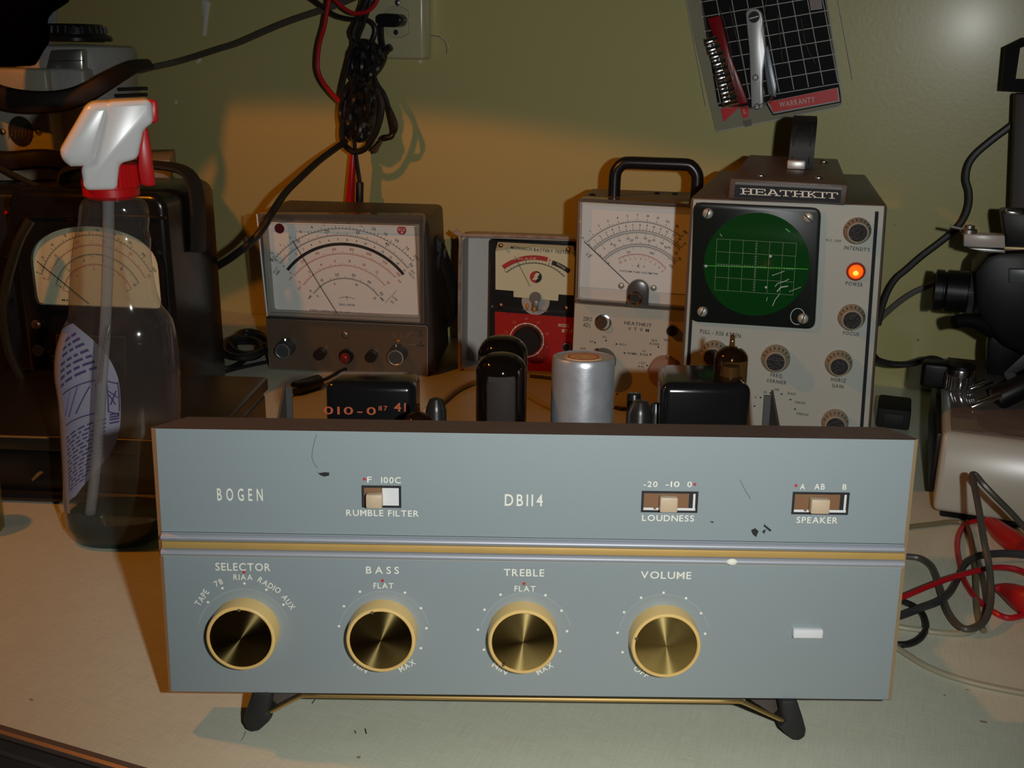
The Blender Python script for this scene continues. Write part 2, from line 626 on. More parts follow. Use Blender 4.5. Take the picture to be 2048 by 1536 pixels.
fl = MB().box((0, 0, -0.82), (5, 5, 0.04), mat('concrete_floor', (0.10, 0.09, 0.08), 0.8, bump=(30, 0.2))).build('floor')
structure(fl)

# ------------------------------------------------------------------ the amplifier
FA = Frame((0.010, 0.400, 0.0205), 0.27, 4.36)
AW, AH = 0.3175, 0.1194
M_grey = mat('blue_grey_enamel', (0.30, 0.352, 0.372), 0.40, 0.0, bump=(1400, 0.05), speck=(14, (0.28, 0.33, 0.335), 0.5), spec=1.0, coat=0.4)
M_grey.node_tree.nodes['Principled BSDF'].inputs['Coat Roughness'].default_value = 0.5
M_rail = mat('satin_grey_rail', (0.40, 0.42, 0.47), 0.45, 0.2)
M_gold = mat('gold_strip', (0.62, 0.39, 0.12), 0.5, 0.15, speck=(60, (0.50, 0.32, 0.10), 0.6))
M_brown = mat('brown_enamel', (0.085, 0.066, 0.058), 0.5, bump=(900, 0.15))
M_cream = mat('cream_knob', (0.88, 0.60, 0.22), 0.34)
M_slider = mat('ivory_slider', (0.66, 0.50, 0.34), 0.45, speck=(200, (0.55, 0.42, 0.28), 0.6))
M_slot = mat('phenolic_brown', (0.24, 0.12, 0.055), 0.5)
M_core = mat('black_enamel', (0.008, 0.008, 0.009), 0.16)
M_glassdark = clear('smoked_tube_glass', (0.50, 0.46, 0.43), 0.03, 1.6, body=((0.012, 0.009, 0.008), 0.30))
M_getter = mat('getter_film', (0.020, 0.014, 0.010), 0.12)
M_plate = mat('tube_plate_grey', (0.30, 0.30, 0.32), 0.5, 0.1)
amp = thing('tube_amplifier', FA, 'blue-grey vintage tube amplifier with four cream knobs and gold trim line, in front', 'amplifier')
# front panel: face outline from the photograph, chamfered edges
c4 = [FA.uv(311, 857), FA.uv(1829, 880), FA.uv(1776, 1399), FA.uv(343, 1383)]
o4 = [FA.uv(302, 855, .003), FA.uv(1836.5, 878, .003), FA.uv(1783, 1400, .003), FA.uv(338, 1383, .003)]
b4 = [(o4[0][0] + 0.004, o4[0][1] - 0.001), (o4[1][0] - 0.004, o4[1][1] - 0.001), (o4[2][0], o4[2][1]), (o4[3][0], o4[3][1])]
mb = MB()
mb.add([(c4[i][0], 0, c4[i][1]) for i in range(4)], [(0, 3, 2, 1)], M_grey)
E4 = [(c4[i][0], 0, c4[i][1]) for i in range(4)] + [(o4[i][0], .003, o4[i][1]) for i in range(4)]
M_edgebeige = mat('tan_panel_edge', (0.62, 0.44, 0.24), 0.5)
mb.add(E4, [(0, 4, 7, 3), (1, 2, 6, 5)], M_edgebeige)
mb.add(E4, [(0, 1, 5, 4), (3, 7, 6, 2)], M_brown)
# side and top returns in brown
D_ = 0.021
bk = [(o4[0][0] + 0.010, D_, o4[0][1]), (o4[1][0] - 0.008, D_, o4[1][1]), (o4[2][0] - 0.004, D_, o4[2][1] + .002), (o4[3][0] + 0.004, D_, o4[3][1] + .002)]
V8 = [(o4[i][0], .003, o4[i][1]) for i in range(4)] + bk
mb.add(V8, [(0, 1, 5, 4), (1, 2, 6, 5), (2, 3, 7, 6), (3, 0, 4, 7), (4, 5, 6, 7)], M_brown)
T = lambda t, x, y, h, w=None, rot=0, g=0.14: mb.ptext(FA, t, x, y, h, M_inkw, w, rot, 0.0, g)
T('BOGEN', 480, 989, 24, 91, g=.50)
T('DB114', 1047.5, 1000, 23, 76, g=.26)
T('F', 739, 959, 12, 9)
T('100C', 782, 960, 12, 39)
T('RUMBLE FILTER', 765, 1026, 12, 145)
T('-20', 1301, 968, 11, 28); T('-10', 1345, 968, 11, 28); T('0', 1379, 968.5, 11, 9)
T('LOUDNESS', 1336, 1036, 12, 104)
T('A', 1605, 973, 11, 10); T('AB', 1639, 973, 11, 21); T('B', 1689, 973.5, 11, 8)
T('SPEAKER', 1634, 1040, 12, 82)
T('SELECTOR', 486, 1133.5, 15, 110); T('BASS', 765, 1140, 14, 66, g=.3); T('TREBLE', 1048, 1145, 14, 81); T('VOLUME', 1332, 1150, 14, 101)
T('FLAT', 767, 1171, 11, 40); T('FLAT', 1050, 1177, 11, 42)
T('TAPE', 404, 1195, 12, 38, 56); T('78', 437, 1165, 11, 17, 28); T('RIAA', 486, 1154, 11, 38); 
T('RADIO', 539, 1170, 11, 50, -32); T('AUX', 577, 1204, 11, 34, -56)
T('MAX', 814, 1331, 11, 36, 33); T('MAX', 1089, 1337, 11, 36, 33); T('MIN', 1000, 1336, 11, 34, -33); T('OFF', 1283, 1343, 11, 34, -33); T('MIN', 722, 1334, 11, 30, -33)
for x, y in ((416,1204),(445,1176),(489,1166.5),(533,1179),(567,1209),(720,1183),(688,1212),(678,1252),(810,1185),(842,1216),(853,1256),(842,1296),
             (1001,1189),(969,1219),(956,1259),(968,1299),(1091,1190),(1123,1221),(1134,1262),(1120,1302),
             (1327,1185),(1282,1195),(1372,1196),(1248,1224),(1402,1226),(1235,1265),(1410,1267),(1245,1304)):
    mb.pdot(FA, x, y, 2.9, M_inkw, 0, 6)
for x, y in ((729,958),(1389.5,968.5),(1592,971),(488,1144),(765,1161),(1048,1167)):
    mb.pdot(FA, x, y, 3.2, M_inkr)
# thin dark lines above and below the trim, scratches and scuffs
M_dim = mat('scuff_grey', (0.10, 0.115, 0.13), 0.6)
mb.pstroke(FA, [(322, 1063), (1808, 1088)], 1.2, M_ink)
mb.pstroke(FA, [(322, 1111), (1806, 1135)], 1.0, mat('pale_line', (0.50, 0.47, 0.38), .5))
for pts, w in (([(634, 868), (630, 880), (625, 900), (624, 915), (629, 928), (636, 937)], 1.0), ([(1480, 960), (1490, 980), (1501, 998)], 1.0)):
    mb.pstroke(FA, pts, w, M_dim)
for pts in ([(634, 942), (638, 946), (650, 944), (659, 945), (658, 951), (648, 953), (639, 949)], [(1502, 1060), (1510, 1056), (1517, 1062), (1512, 1074), (1505, 1068)], [(1524, 1062), (1532, 1058), (1528, 1068)], [(1528, 1048), (1543, 1060), (1540, 1063), (1527, 1052)], [(1419, 1042), (1428, 1043), (1425, 1046)]):
    mb.poly([FA.uv(*p) for p in pts], M_ink)
# slightly paler halo arcs round the knobs
for cx, cy in ((487, 1266), (768, 1270), (1052, 1273), (1328, 1276)):
    mb.pstroke(FA, [(cx + 92 * math.cos(R(a)), cy - 88 * math.sin(R(a))) for a in range(15, 170, 8)], 4.0, mat('knob_halo', (0.33, 0.385, 0.405), 0.4), lift=0.00012)
panel = mb.build('front_panel', amp)
# trim: two grey rails and the gold strip
def railbar(name, a, b, c, d, m, th, r=True):
    P = [FA.uv(*q) for q in (a, b, c, d)]
    mb = MB()
    if r:
        vs, fs, n = [], [], 8
        for (t, bt) in ((P[0], P[3]), (P[1], P[2])):
            for k in range(n + 1):
                an = PI * k / n
                f = (1 - math.cos(an)) / 2
                vs.append((t[0], -th * math.sin(an), t[1] + (bt[1] - t[1]) * f))
        for k in range(n):
            fs.append((k, k + 1, n + 2 + k, n + 1 + k))
        mb.add(vs, fs, m)
        mb.add(vs, [tuple(range(n + 1)), tuple(range(n + 1, 2*n + 2))[::-1]], m)
    else:
        mb.prism(P, -th, 0.0, m, 0.0004)
    return mb.build(name, amp)
railbar('grey_rail', (324, 1065.5), (1806, 1090.5), (1806, 1103), (324, 1079), M_rail, 0.0024)
railbar('gold_strip', (325, 1080.5), (1808, 1104.5), (1808, 1118), (325, 1094.5), M_gold, 0.0014, False)
railbar('grey_rail', (324, 1096), (1806, 1119.5), (1806, 1133.5), (324, 1109.5), M_rail, 0.0024)
u, v = FA.uv(1464, 1124, -0.0025)
MB().sphere((u, -0.0024, v), 0.0022, M_inkw, 12, (1.1, .5, 0.7)).build('paint_fleck', amp)
# knobs
KD = 0.0085
def amp_knob(cx, cy, r, dirt):
    k = bpy.data.objects.new('control_knob', None)
    u, v = FA.uv(cx, cy, -KD)
    rr = math.dist(FA.uv(cx - r, cy, -KD), FA.uv(cx + r, cy, -KD)) / 2
    body = MB().lathe([(0, 0), (rr * 1.02, 0), (rr * 1.0, KD - .0012), (rr * .985, KD - .0004), (rr * .95, KD), (rr * .915, KD), (rr * .905, KD - .0006), (0, KD - .0006)],
                      (0, 0, 0), (0, -1, 0), M_cream, 64).build('control_knob', amp)
    body.location = (u, 0, v)
    cap = MB().lathe([(0, .00012), (rr * .45, .00007), (rr * .89, 0), (rr * .895, -.0004)], (0, -KD + .0004, 0), (0, -1, 0), M_brass, 64).build('brass_cap', body)
    a = R(dirt)
    MB().box((rr * .9 * math.cos(a), -KD, rr * .9 * math.sin(a)), (.0012, .0006, .0012), mat('dirt', (.12, .09, .05), .8), .0002).build('pointer_dot', body)
for args in ((480.8, 1278.5, 69.5, 90), (761.4, 1282, 70, 105), (1045.9, 1285.5, 70, 232), (1332.6, 1293, 70, 165)):
    amp_knob(*args)
# slide switches
def slide(x0, y0, x1, y1, sx0, sx1, sy0, sy1, white):
    sw = bpy.data.objects.new('slide_switch', None)
    A, B = FA.uv(x0, y0), FA.uv(x1, y1)
    mb = MB()
    cx, cz, w, h = (A[0] + B[0]) / 2, (A[1] + B[1]) / 2, B[0] - A[0], A[1] - B[1]
    out = [(A[0], A[1]), (B[0], A[1]), (B[0], B[1]), (A[0], B[1])]
    k = .00045
    mb.ringprism([(p[0] + (k if p[0] > cx else -k) * 2.2, p[1] + (k if p[1] > cz else -k) * 2.2) for p in out], [(p[0], p[1]) for p in out], -0.0003, 0.0, M_ink)
    mb.poly(out, M_slot, -0.0001)
    t = .0011
    if white:
        mb.poly([(cx + .0004, A[1]), (B[0], A[1]), (B[0], B[1]), (cx + .0004, B[1])], M_white, -0.0002)
    else:
        mb.poly([(B[0] - t, A[1]), (B[0] - .0002, A[1]), (B[0] - .0002, B[1]), (B[0] - t, B[1])], M_white, -0.0002)
        mb.poly([(B[0] - t * 2.6, A[1]), (B[0] - t, A[1]), (B[0] - t, B[1]), (B[0] - t * 2.6, B[1])], M_ink, -0.0002)
        mb.poly([(A[0], B[1] + t), (B[0], B[1] + t), (B[0], B[1]), (A[0], B[1])], M_white, -0.00025)
        mb.poly([(A[0] + w * .18, B[1] + t * 1.4), (A[0] + w * .26, B[1] + t * 1.4), (A[0] + w * .24, B[1] + t * .3), (A[0] + w * .2, B[1] + t * .3)], M_slot, -0.0003)
    base = mb.build('slide_switch', amp)
    P = [FA.uv(sx0, sy0, -.0045), FA.uv(sx1, sy1, -.0045)]
    MB().box(((P[0][0] + P[1][0]) / 2, -.00225, (P[0][1] + P[1][1]) / 2), (P[1][0] - P[0][0], .0045, P[0][1] - P[1][1]), M_slider, .0006).build('slider', base)
slide(728, 975, 798, 1011, 731, 764, 990, 1018, True)
slide(1288, 986, 1390, 1021, 1321, 1355, 996, 1026, False)
slide(1590, 988, 1691, 1025, 1624, 1659, 1000, 1029, False)
P = [FA.uv(1588, 1260, -.003), FA.uv(1646, 1278, -.003)]
MB().box(((P[0][0] + P[1][0]) / 2, -.0014, (P[0][1] + P[1][1]) / 2), (P[1][0] - P[0][0], .003, P[0][1] - P[1][1]), mat('jewel_white', (.86, .86, .88), .2), .0006).build('pilot_lens', amp)
# chassis behind the panel
ZC = 0.040
MB().box((0.004, 0.113, 0.022), (0.276, 0.184, 0.036), mat('chassis_brown', (0.11, 0.085, 0.065), 0.5, 0.3, speck=(40, (.07, .055, .045), .7)), .0012).build('chassis', amp)
for sx in (-1, 1):
    MB().cyl((sx * .11, .19, -.0058), (sx * .11, .19, .005), .007, M_rubber, 16, bev=.001).build('rear_foot', amp)
# front stand: gold wire bail with black rubber feet
def legs(pts, name):
    P = [FA.local(at_y(x, y, 0.3985)) for x, y in pts]
    MB().prism([(p.x, p.z) for p in P], P[0].y, P[0].y + .012, M_rubber, .0014).build(name, amp)
legs([(504, 1386), (543, 1386), (535, 1425), (546, 1431), (538, 1443), (528, 1452), (518, 1460), (503, 1463), (492, 1456), (487, 1443), (490, 1427)], 'rubber_foot')
legs([(1562, 1402), (1595, 1402), (1606, 1436), (1612, 1459), (1610, 1472), (1597, 1480), (1584, 1478), (1570, 1466), (1557, 1452), (1571, 1443)], 'rubber_foot')
Pw = [FA.local(at_y(x, y, 0.400)) for x, y in ((536, 1427), (570, 1408), (598, 1394), (610, 1391), (640, 1391.5), (1000, 1397), (1440, 1402.5), (1476, 1403), (1490, 1406), (1520, 1420), (1570, 1443))]
MB().tube(Pw, 0.0010, mat('gold_wire', (0.62, 0.42, 0.16), 0.3, 0.9), 10, 4).build('gold_bail', amp)
P3 = [FA.local(at_y(x, y, 0.4125)) for x, y in ((542, 1384), (600, 1384), (536, 1428))]
MB().prism([(p.x, p.z) for p in P3], P3[0].y, P3[0].y + .0015, M_brown).build('leg_gusset', amp)
P3 = [FA.local(at_y(x, y, 0.4125)) for x, y in ((1502, 1400), (1562, 1400), (1570, 1442))]
MB().prism([(p.x, p.z) for p in P3], P3[0].y, P3[0].y + .0015, M_brown).build('leg_gusset', amp)

def uz(F, px, py, z):
    r, o = F.mi @ ray(px, py), F.local(CAM_O)
    return o + r * ((z - o.z) / r.z)
# transformers
def transformer(fl, fr, ft, ftr, d, bl, br, txt=None):
    A, B = FA.uv(fl, ft, d), FA.uv(fr, ftr, d)
    zt = (A[1] + B[1]) / 2
    Q, W = uz(FA, *bl, zt), uz(FA, *br, zt)
    dep = max(.03, (Q.y + W.y) / 2 - d)
    P = [(A[0], d, zt), (B[0], d, zt), (B[0], d, ZC - .001), (A[0], d, ZC - .001),
         (Q.x, d + dep, zt), (W.x, d + dep, zt), (W.x, d + dep, ZC - .001), (Q.x, d + dep, ZC - .001)]
    mb = MB().hull8(P, M_core, 0.005, 4)
    if txt:
        M_st = mat('orange_stencil', (0.50, 0.10, 0.03), 0.6)
        for t, x, y, h, w in txt:
            mb.ptext(FA, t, x, y, h, M_st, w, 0, d, .2, d - .0004)
    o = mb.build('transformer', amp)
    cx, cy = (A[0] + B[0]) / 2, d + dep / 2
    MB().box((cx, cy, ZC + .0035), (B[0] - A[0] + .012, dep + .006, .005), mat('lamination_grey', (.10, .095, .09), .5, .6), .0008).build('core_flange', o)
    for sx in (-1, 1):
        MB().cyl((cx + sx * ((B[0] - A[0]) / 2 + .003), d + .002, ZC + .005), (cx + sx * ((B[0] - A[0]) / 2 + .003), d + .002, ZC + .009), .0022, M_steel, 6).build('bolt', o)
transformer(648, 831, 763, 767, .115, (676, 738), (841, 742), [('010-0', 700, 821, 15, 104), ('87', 766, 816, 9, 18), ('41', 800, 814, 17, 24)])
transformer(1323, 1505, 763, 773, .105, (1317, 727), (1470, 727))
# tubes and cans
def socket_at(px, py_top, d):
    u, v = FA.uv(px, py_top, d)
    return u, v
def power_tube(px, top, wpx, d):
    u, zt = FA.uv(px, top, d)
    r = math.dist(FA.uv(px - wpx / 2, top, d), FA.uv(px + wpx / 2, top, d)) / 2
    h = zt - ZC
    o = MB().lathe([(r * 1.02, .0), (r * 1.02, .004), (r * .93, .006), (r * .93, .019), (r * .8, .020), (0, .020)], (u, d, ZC), (0, 0, 1), M_black, 32).build('power_tube', amp)
    prof = [(r * .86, .019), (r, .024)] + [(r * math.cos(R(a)) ** .75 if a < 89 else 0, h - .8 * r + .8 * r * math.sin(R(a))) for a in range(0, 91, 6)]
    prof[-1] = (0, h)
    MB().lathe(prof, (u, d, ZC), (0, 0, 1), M_glassdark, 40).build('glass_envelope', o)
    MB().lathe([(r * .97, h - .8 * r + .002)] + [(r * .975 * math.cos(R(a)) ** .75 if a < 89 else 0, h - .0006 - .8 * r + .8 * r * math.sin(R(a))) for a in range(6, 91, 7)] + [(0, h - .0006)], (u, d, ZC), (0, 0, 1), M_getter, 32).build('getter_film', o)
    MB().box((u, d, ZC + .021 + (h - .8 * r - .021) / 2), (r * 1.15, r * .7, h - .8 * r - .024), M_plate, .0015).box((u, d - r * .3, ZC + h - .95 * r), (r * 1.0, r * .12, .004), M_steel).build('plate_structure', o)
    return o
power_tube(1003.5, 705, 103, .118)
power_tube(1006, 671, 100, .168)
u, zt = FA.uv(1167, 712, .118)
r = math.dist(FA.uv(1104, 740, .118), FA.uv(1230, 740, .118)) / 2
h = zt - ZC
cap = MB().lathe([(0, 0), (r, 0), (r, h - .0035), (r * .985, h - .0012), (r * .955, h - .0002), (r * .92, h), (r * .88, h - .0006), (0, h - .0006)], (u, .118, ZC), (0, 0, 1), M_alum, 48).build('can_capacitor', amp)
MB().lathe([(0, 0.0003), (r * .60, 0.0003), (r * .61, 0)], (u, .118, ZC + h - .0006), (0, 0, 1), mat('orange_paper', (.52, .25, .09), .7, speck=(300, (.75, .55, .3), .9)), 32).lathe([(r * .44, .0004), (r * .50, .0004)], (u, .118, ZC + h - .0006), (0, 0, 1), mat('rust_print', (.42, .10, .04), .7), 32).build('paper_disc', cap)
def small_tube(px, top, wpx, d, tip=None):
    u, zt = FA.uv(px, top, d)
    r = math.dist(FA.uv(px - wpx / 2, top, d), FA.uv(px + wpx / 2, top, d)) / 2
    h = zt - ZC
    o = MB().lathe([(r * 1.15, 0), (r * 1.15, .005), (r * .9, .006), (0, .006)], (u, d, ZC), (0, 0, 1), M_black, 24).build('miniature_tube', amp)
    k = r * .75
    prof = [(r * .9, .005), (r, .009)] + [(max(r * math.cos(R(a)), r * .16), h - k + k * math.sin(R(a))) for a in range(0, 90, 9)]
    if tip:
        zz = FA.uv(px, tip, d)[1] - ZC
        prof += [(r * .17, h), (r * .14, zz - .001), (r * .06, zz), (0, zz)]
    else:
        prof += [(0, h)]
    MB().lathe(prof, (u, d, ZC), (0, 0, 1), clear('amber_tube_glass', (.62, .42, .22), .03, 1.5, body=((.03, .015, .008), .25)), 24).build('glass_envelope', o)
    MB().lathe([(r * .95 * math.cos(R(a)), h - k - .0006 + k * math.sin(R(a))) for a in range(0, 80, 10)], (u, d, ZC), (0, 0, 1), M_getter, 20).build('getter_film', o)
    MB().cyl((u, d, ZC + .007), (u, d, ZC + max(.01, h - k - .004)), r * .55, M_plate, 12).build('plate_structure', o)
small_tube(1464, 692, 67, .125, 668)
small_tube(836, 824, 58, .075, 806)
def tube_shield(px, top, wpx, d, name='metal_can'):
    u, zt = FA.uv(px, top, d)
    r = math.dist(FA.uv(px - wpx / 2, top, d), FA.uv(px + wpx / 2, top, d)) / 2
    h = zt - ZC
    MB().lathe([(0, 0), (r * 1.1, 0), (r * 1.1, .003), (r, .004), (r, h - .007), (r * .82, h - .004), (r * .6, h - .001), (0, h)], (u, d, ZC), (0, 0, 1), mat('dark_can', (.035, .034, .033), .3, .5), 24).build(name, amp)
tube_shield(872, 794, 42, .10)
tube_shield(1281, 799, 50, .10)
tube_shield(1312, 803, 30, .125)
MB().cyl((FA.uv(1268, 800, .15)[0], .15, ZC), (FA.uv(1268, 800, .15)[0], .15, FA.uv(1268, 786, .15)[1]), .004, M_black, 16, bev=.001).build('terminal_post', amp)
# gussets holding the panel to the chassis
def gusset(xa, ya, xb, yb, d0, d1, fx, side):
    T_, B_ = FA.uv(xa, ya, d1), FA.uv(xb, yb, d0)
    x = T_[0]
    vs = [(x, d1, T_[1]), (x, d1, ZC), (x, d0, ZC), (x, d0, ZC + .004)]
    th = .0012 * side
    mb = MB().add(vs + [(a + th, b, c) for a, b, c in vs], [(0, 1, 2, 3), (7, 6, 5, 4), (0, 3, 7, 4), (1, 0, 4, 5), (3, 2, 6, 7), (2, 1, 5, 6)], M_bracket)
    X1 = FA.uv(fx, ya, d1)[0]
    mb.box(((x + X1) / 2, d1, (T_[1] - .003 + ZC) / 2), (abs(X1 - x), .0012, T_[1] - .003 - ZC), M_bracket)
    mb.build('bracket', amp)
M_bracket = mat('zinc_bracket', (.10, .095, .09), .45, .5)
gusset(567.5, 762, 510, 836, .075, .150, 584, 1)
gusset(1546.6, 780, 1612, 854, .075, .150, 1529, -1)

# ------------------------------------------------------------------ wide meter (voltohmmeter with red round badge)
M_dial = mat('dial_white', (0.86, 0.90, 0.88), 0.55)
M_dialc = mat('dial_cream', (0.80, 0.84, 0.60), 0.55)
M_case = mat('dark_brown_case', (0.040, 0.032, 0.028), 0.42, bump=(700, 0.2))
M_leather = mat('black_leather', (0.016, 0.013, 0.011), 0.6, bump=(500, 0.4))
FR = Frame((-0.152, 0.946, 0.002), -5, -2.0)
m1 = thing('multimeter', FR, 'wide dark multimeter with white dial, thick black arc and red round badge, by the wall', 'meter')
dF, dR = -0.012, 0.088
def pbox(F, quad, d0, d1, m, bev=0.0, back=None, seg=3):
    """box whose front face has the four photo corners TL TR BR BL at depth d0"""
    P = [F.uv(*q, d0) for q in quad]
    B = back or P
    return MB().hull8([(p[0], d0, p[1]) for p in P] + [(p[0], d1, p[1]) for p in B], m, bev, seg)
Pc = [FR.uv(516, 431), FR.uv(856, 433), FR.uv(871, 757), FR.uv(537, 742)]
Pc = [(Pc[0][0], Pc[0][1]), (Pc[1][0], Pc[0][1]), (Pc[2][0], 0.0), (Pc[3][0], 0.0)]
MB().hull8([(p[0], 0.0, p[1]) for p in Pc] + [(p[0], dR, p[1]) for p in Pc], M_case, .005, 3).build('case', m1)
# control panel
Pp = [FR.uv(533, 637, -.001), FR.uv(855, 652, -.001), FR.uv(855, 752, -.001), FR.uv(540, 738, -.001)]
M_bronze = mat('bronze_panel', (0.17, 0.125, 0.085), 0.38, 0.4, bump=(900, .1))
mb = MB()
mb.prism(rquad(Pp, .003), -.0015, .002, M_bronze)
mb.stroke([*rquad(Pp, .003), rquad(Pp, .003)[0]], .0008, M_steel, -.0016)
for t, x, y, h, w in (('+', 842, 661, 4, 5), ('DC', 842, 666.5, 4, 7), ('VOLTS', 842, 672, 4, 14), ('R', 842, 685, 4, 4), ('OHMS', 842, 691, 4, 14)):
    mb.ptext(FR, t, x, y, h, M_ink, w, 0, -.0016)
for pts in ([(800, 668), (806, 678)], [(812, 676), (822, 664), (828, 664)], [(818, 690), (832, 689)], [(786, 664), (792, 676)]):
    mb.pstroke(FR, pts, 1.0, M_steel, -.0016)
mb.build('control_panel', m1)
def front_knob(F, px, py, r, depth, parent, m, ring=None, base=0.0, name='knob', taper=1.0, cap=None, pointer=None, flutes=0):
    """knob seen from the front; px,py,r measured on its front face"""
    u, v = F.uv(px, py, base - depth)
    k = math.dist(F.uv(px - r, py, base - depth), F.uv(px + r, py, base - depth)) / 2
    o = MB().lathe([(0, 0), (k * taper, 0), (k * taper, .001), (k, depth - .0008), (k - .0006, depth), (0, depth)], (u, base, v), (0, -1, 0), m, 28).build(name, parent)
    if ring:
        MB().lathe([(k * .98, depth + .0002), (k * .86, depth + .0003), (k * .80, depth)], (u, base, v), (0, -1, 0), ring, 28).build('bright_ring', o)
    if cap:
        MB().lathe([(k * .80, depth), (k * .80, depth + .0008), (0, depth + .001)], (u, base, v), (0, -1, 0), cap, 28).build('knob_cap', o)
    if pointer:
        a = R(pointer)
        MB().tube([(u + math.cos(a) * k * taper * .2, base - depth * .5, v + math.sin(a) * k * taper * .2), (u + math.cos(a) * k * taper * 1.12, base - depth * .35, v + math.sin(a) * k * taper * 1.12)], .0018, M_chrome, 8).build('pointer', o)
    return o
M_knobg = mat('grey_black_knob', (0.055, 0.065, 0.07), 0.35)
front_knob(FR, 564.6, 703, 15.5, .016, m1, M_knobg, M_steel, -.0015, taper=1.12, pointer=90)
front_knob(FR, 790.8, 716, 16.5, .016, m1, M_knobg, M_steel, -.0015, taper=1.12, pointer=100)
for x, y in ((637.6, 708), (740.5, 713)):
    front_knob(FR, x, y + 3, 11, .010, m1, M_black, None, -.0015, 'small_knob')
rl = front_knob(FR, 691.5, 714, 14.5, .004, m1, M_black, None, -.0015, 'pilot_socket')
u, v = FR.uv(690, 716, -.008)
MB().sphere((u, -.008, v), .0050, mat('red_jewel', (.22, .02, .015), .15), 16, (1, .8, 1)).build('red_lens', rl)
u, v = FR.uv(690, 670, -.003)
MB().sphere((u, -.002, v), .0036, mat('dull_brass', (.3, .25, .19), .35, .8), 14, (1, .5, 1)).build('panel_screw', m1)
# dial, needle and clear cover
mb = MB()
Pd = [FR.uv(524, 440, -.001), FR.uv(838, 449, -.001), FR.uv(840, 643, -.001), FR.uv(537, 630, -.001)]
mb.prism(Pd, -.0015, .001, M_dial)
A = lambda *a, **k: mb.arc3(FR, *a, d=-.0016, **k)
A((575, 540), (680.5, 488), (807, 549), 6.0, M_ink)
A((553, 514), (678, 457), (825, 522), 0.9, M_ink, ticks=44, tl=3.2, tw=.8, major=4, mtl=6, nums=['0', '1', '2', '3', '4', '5', '7', '10', '15', '20', '30', '50', '70', '200'], nh=5.2, noff=11, t0=0)
A((561, 527), (686, 471), (815, 536), 0.9, M_ink, ticks=75, tl=3, tw=.75, major=5, mtl=6, nums=['0', '10', '20', '30', '40', '50'], nh=5.5, noff=10)
A((561, 527), (686, 471), (815, 536), 0, M_ink, ticks=0, nums=['0', '1', '2', '3', '4', '5', '6', '7', '8', '9', '10', '11', '12', '13', '14', '15'], nh=4.2, noff=8, side=-1)
A((589, 552), (686, 507.6), (790, 555), 0.8, M_inkr, ticks=60, tl=3, tw=.7, major=5, mtl=5.5, nums=['0', '20', '40', '60', '80', '100', '120', '140'], nh=5, noff=10)
A((607.6, 570), (688, 531), (769, 571), 0.8, M_inkr, ticks=40, tl=3, tw=.7, major=5, mtl=5.5, nums=['0', '2', '4', '6', '8', '10', '12', '14'], nh=5, noff=10)
A((628.5, 587), (688, 557), (756, 592), 0.9, M_ink, ticks=50, tl=2.6, tw=.7, major=5, mtl=5, nums=['0', '10', '20', '30', '40', '50'], nh=5, noff=9)
A((628.5, 587), (688, 557), (756, 592), 0, M_ink, nums=['0', '5', '10', '15'], nh=4.5, noff=8, side=-1)
A((678, 596.5), (693.6, 594), (710, 598), 0.7, M_ink)
mb.pstroke(FR, [(693.6, 591), (693.6, 600)], .8, M_ink, -.0016)
mb.ptext(FR, 'ZERO CENTER', 694, 609.5, 3.6, M_ink, 32, -1, -.0016)
mb.ptext(FR, 'RADIO CORPORATION OF AMERICA, HARRISON, N.J. U.S.A.', 693, 625, 3.4, M_ink, 146, -2.2, -.0016)
mb.ptext(FR, 'R1', 546, 518, 8, M_ink, 9, 45, -.0016)
for t, x, y, w, r, m in (('DC+V', 551, 540, 14, 55, M_ink), ('RMS', 556, 545, 11, 55, M_ink), ('DC', 826, 544, 9, -50, M_ink), ('VOLTS', 823, 551, 16, -50, M_ink), ('PP', 799, 563, 8, -50, M_inkr), ('LOW', 790, 597, 12, -45, M_ink), ('AC', 785, 604, 8, -45, M_ink), ('PP', 582, 557, 8, 50, M_inkr), ('PP', 600, 576, 8, 50, M_inkr), ('RMS', 620, 594, 9, 50, M_ink), ('RMS', 764, 598, 10, -45, M_ink)):
    mb.ptext(FR, t, x, y, 4, m, w, r, -.0016)
mb.pstroke(FR, [(793, 581), (770, 606)], .6, M_ink, -.0016)
mb.pdot(FR, 559, 457, 9.8, mat('maroon_dot', (.10, .008, .012), .4), -.0018, 24)
mb.pdot(FR, 803.5, 460.5, 9.3, M_inkr, -.0018, 24)
mb.ptext(FR, 'RCA', 803.5, 459, 6, M_dial, 13, 0, -.0020)
mb.poly([FR.uv(805, 462, -.002), FR.uv(801, 466, -.002), FR.uv(803.5, 466, -.002), FR.uv(802, 470, -.002), FR.uv(806.5, 464.5, -.002), FR.uv(804, 464.5, -.002)], M_dial, -.0021)
for x, m in ((655, M_inkr), (669, M_ink), (694, M_ink), (719, M_ink), (730, M_inkr)):
    mb.prect(FR, x, 636.5, 5, 2.5, m, -.0018)
mb.build('dial', m1)
mb = MB()
mb.pstroke(FR, [(585.5, 481), (640, 572), (681, 637)], 1.3, M_ink, -.004)
mb.build('needle', m1)
Pk = [FR.uv(511, 428, dF), FR.uv(847, 430, dF), FR.uv(849, 648, dF), FR.uv(532, 632, dF)]
inn = [FR.uv(529, 445, dF), FR.uv(830, 453, dF), FR.uv(838, 636, dF), FR.uv(543, 624, dF)]
mb = MB()
M_edgec = clear('clear_plastic_edge', (.80, .80, .78), .05, 1.5, body=((.55, .55, .52), .10))
o_, i_ = rquad(Pk, .004), rquad(inn, .003)
mb.ringprism(o_, i_, dF, -.002, M_edgec)
mb.add([(p[0], dF, p[1]) for p in i_], [tuple(range(len(i_)))], M_clear)
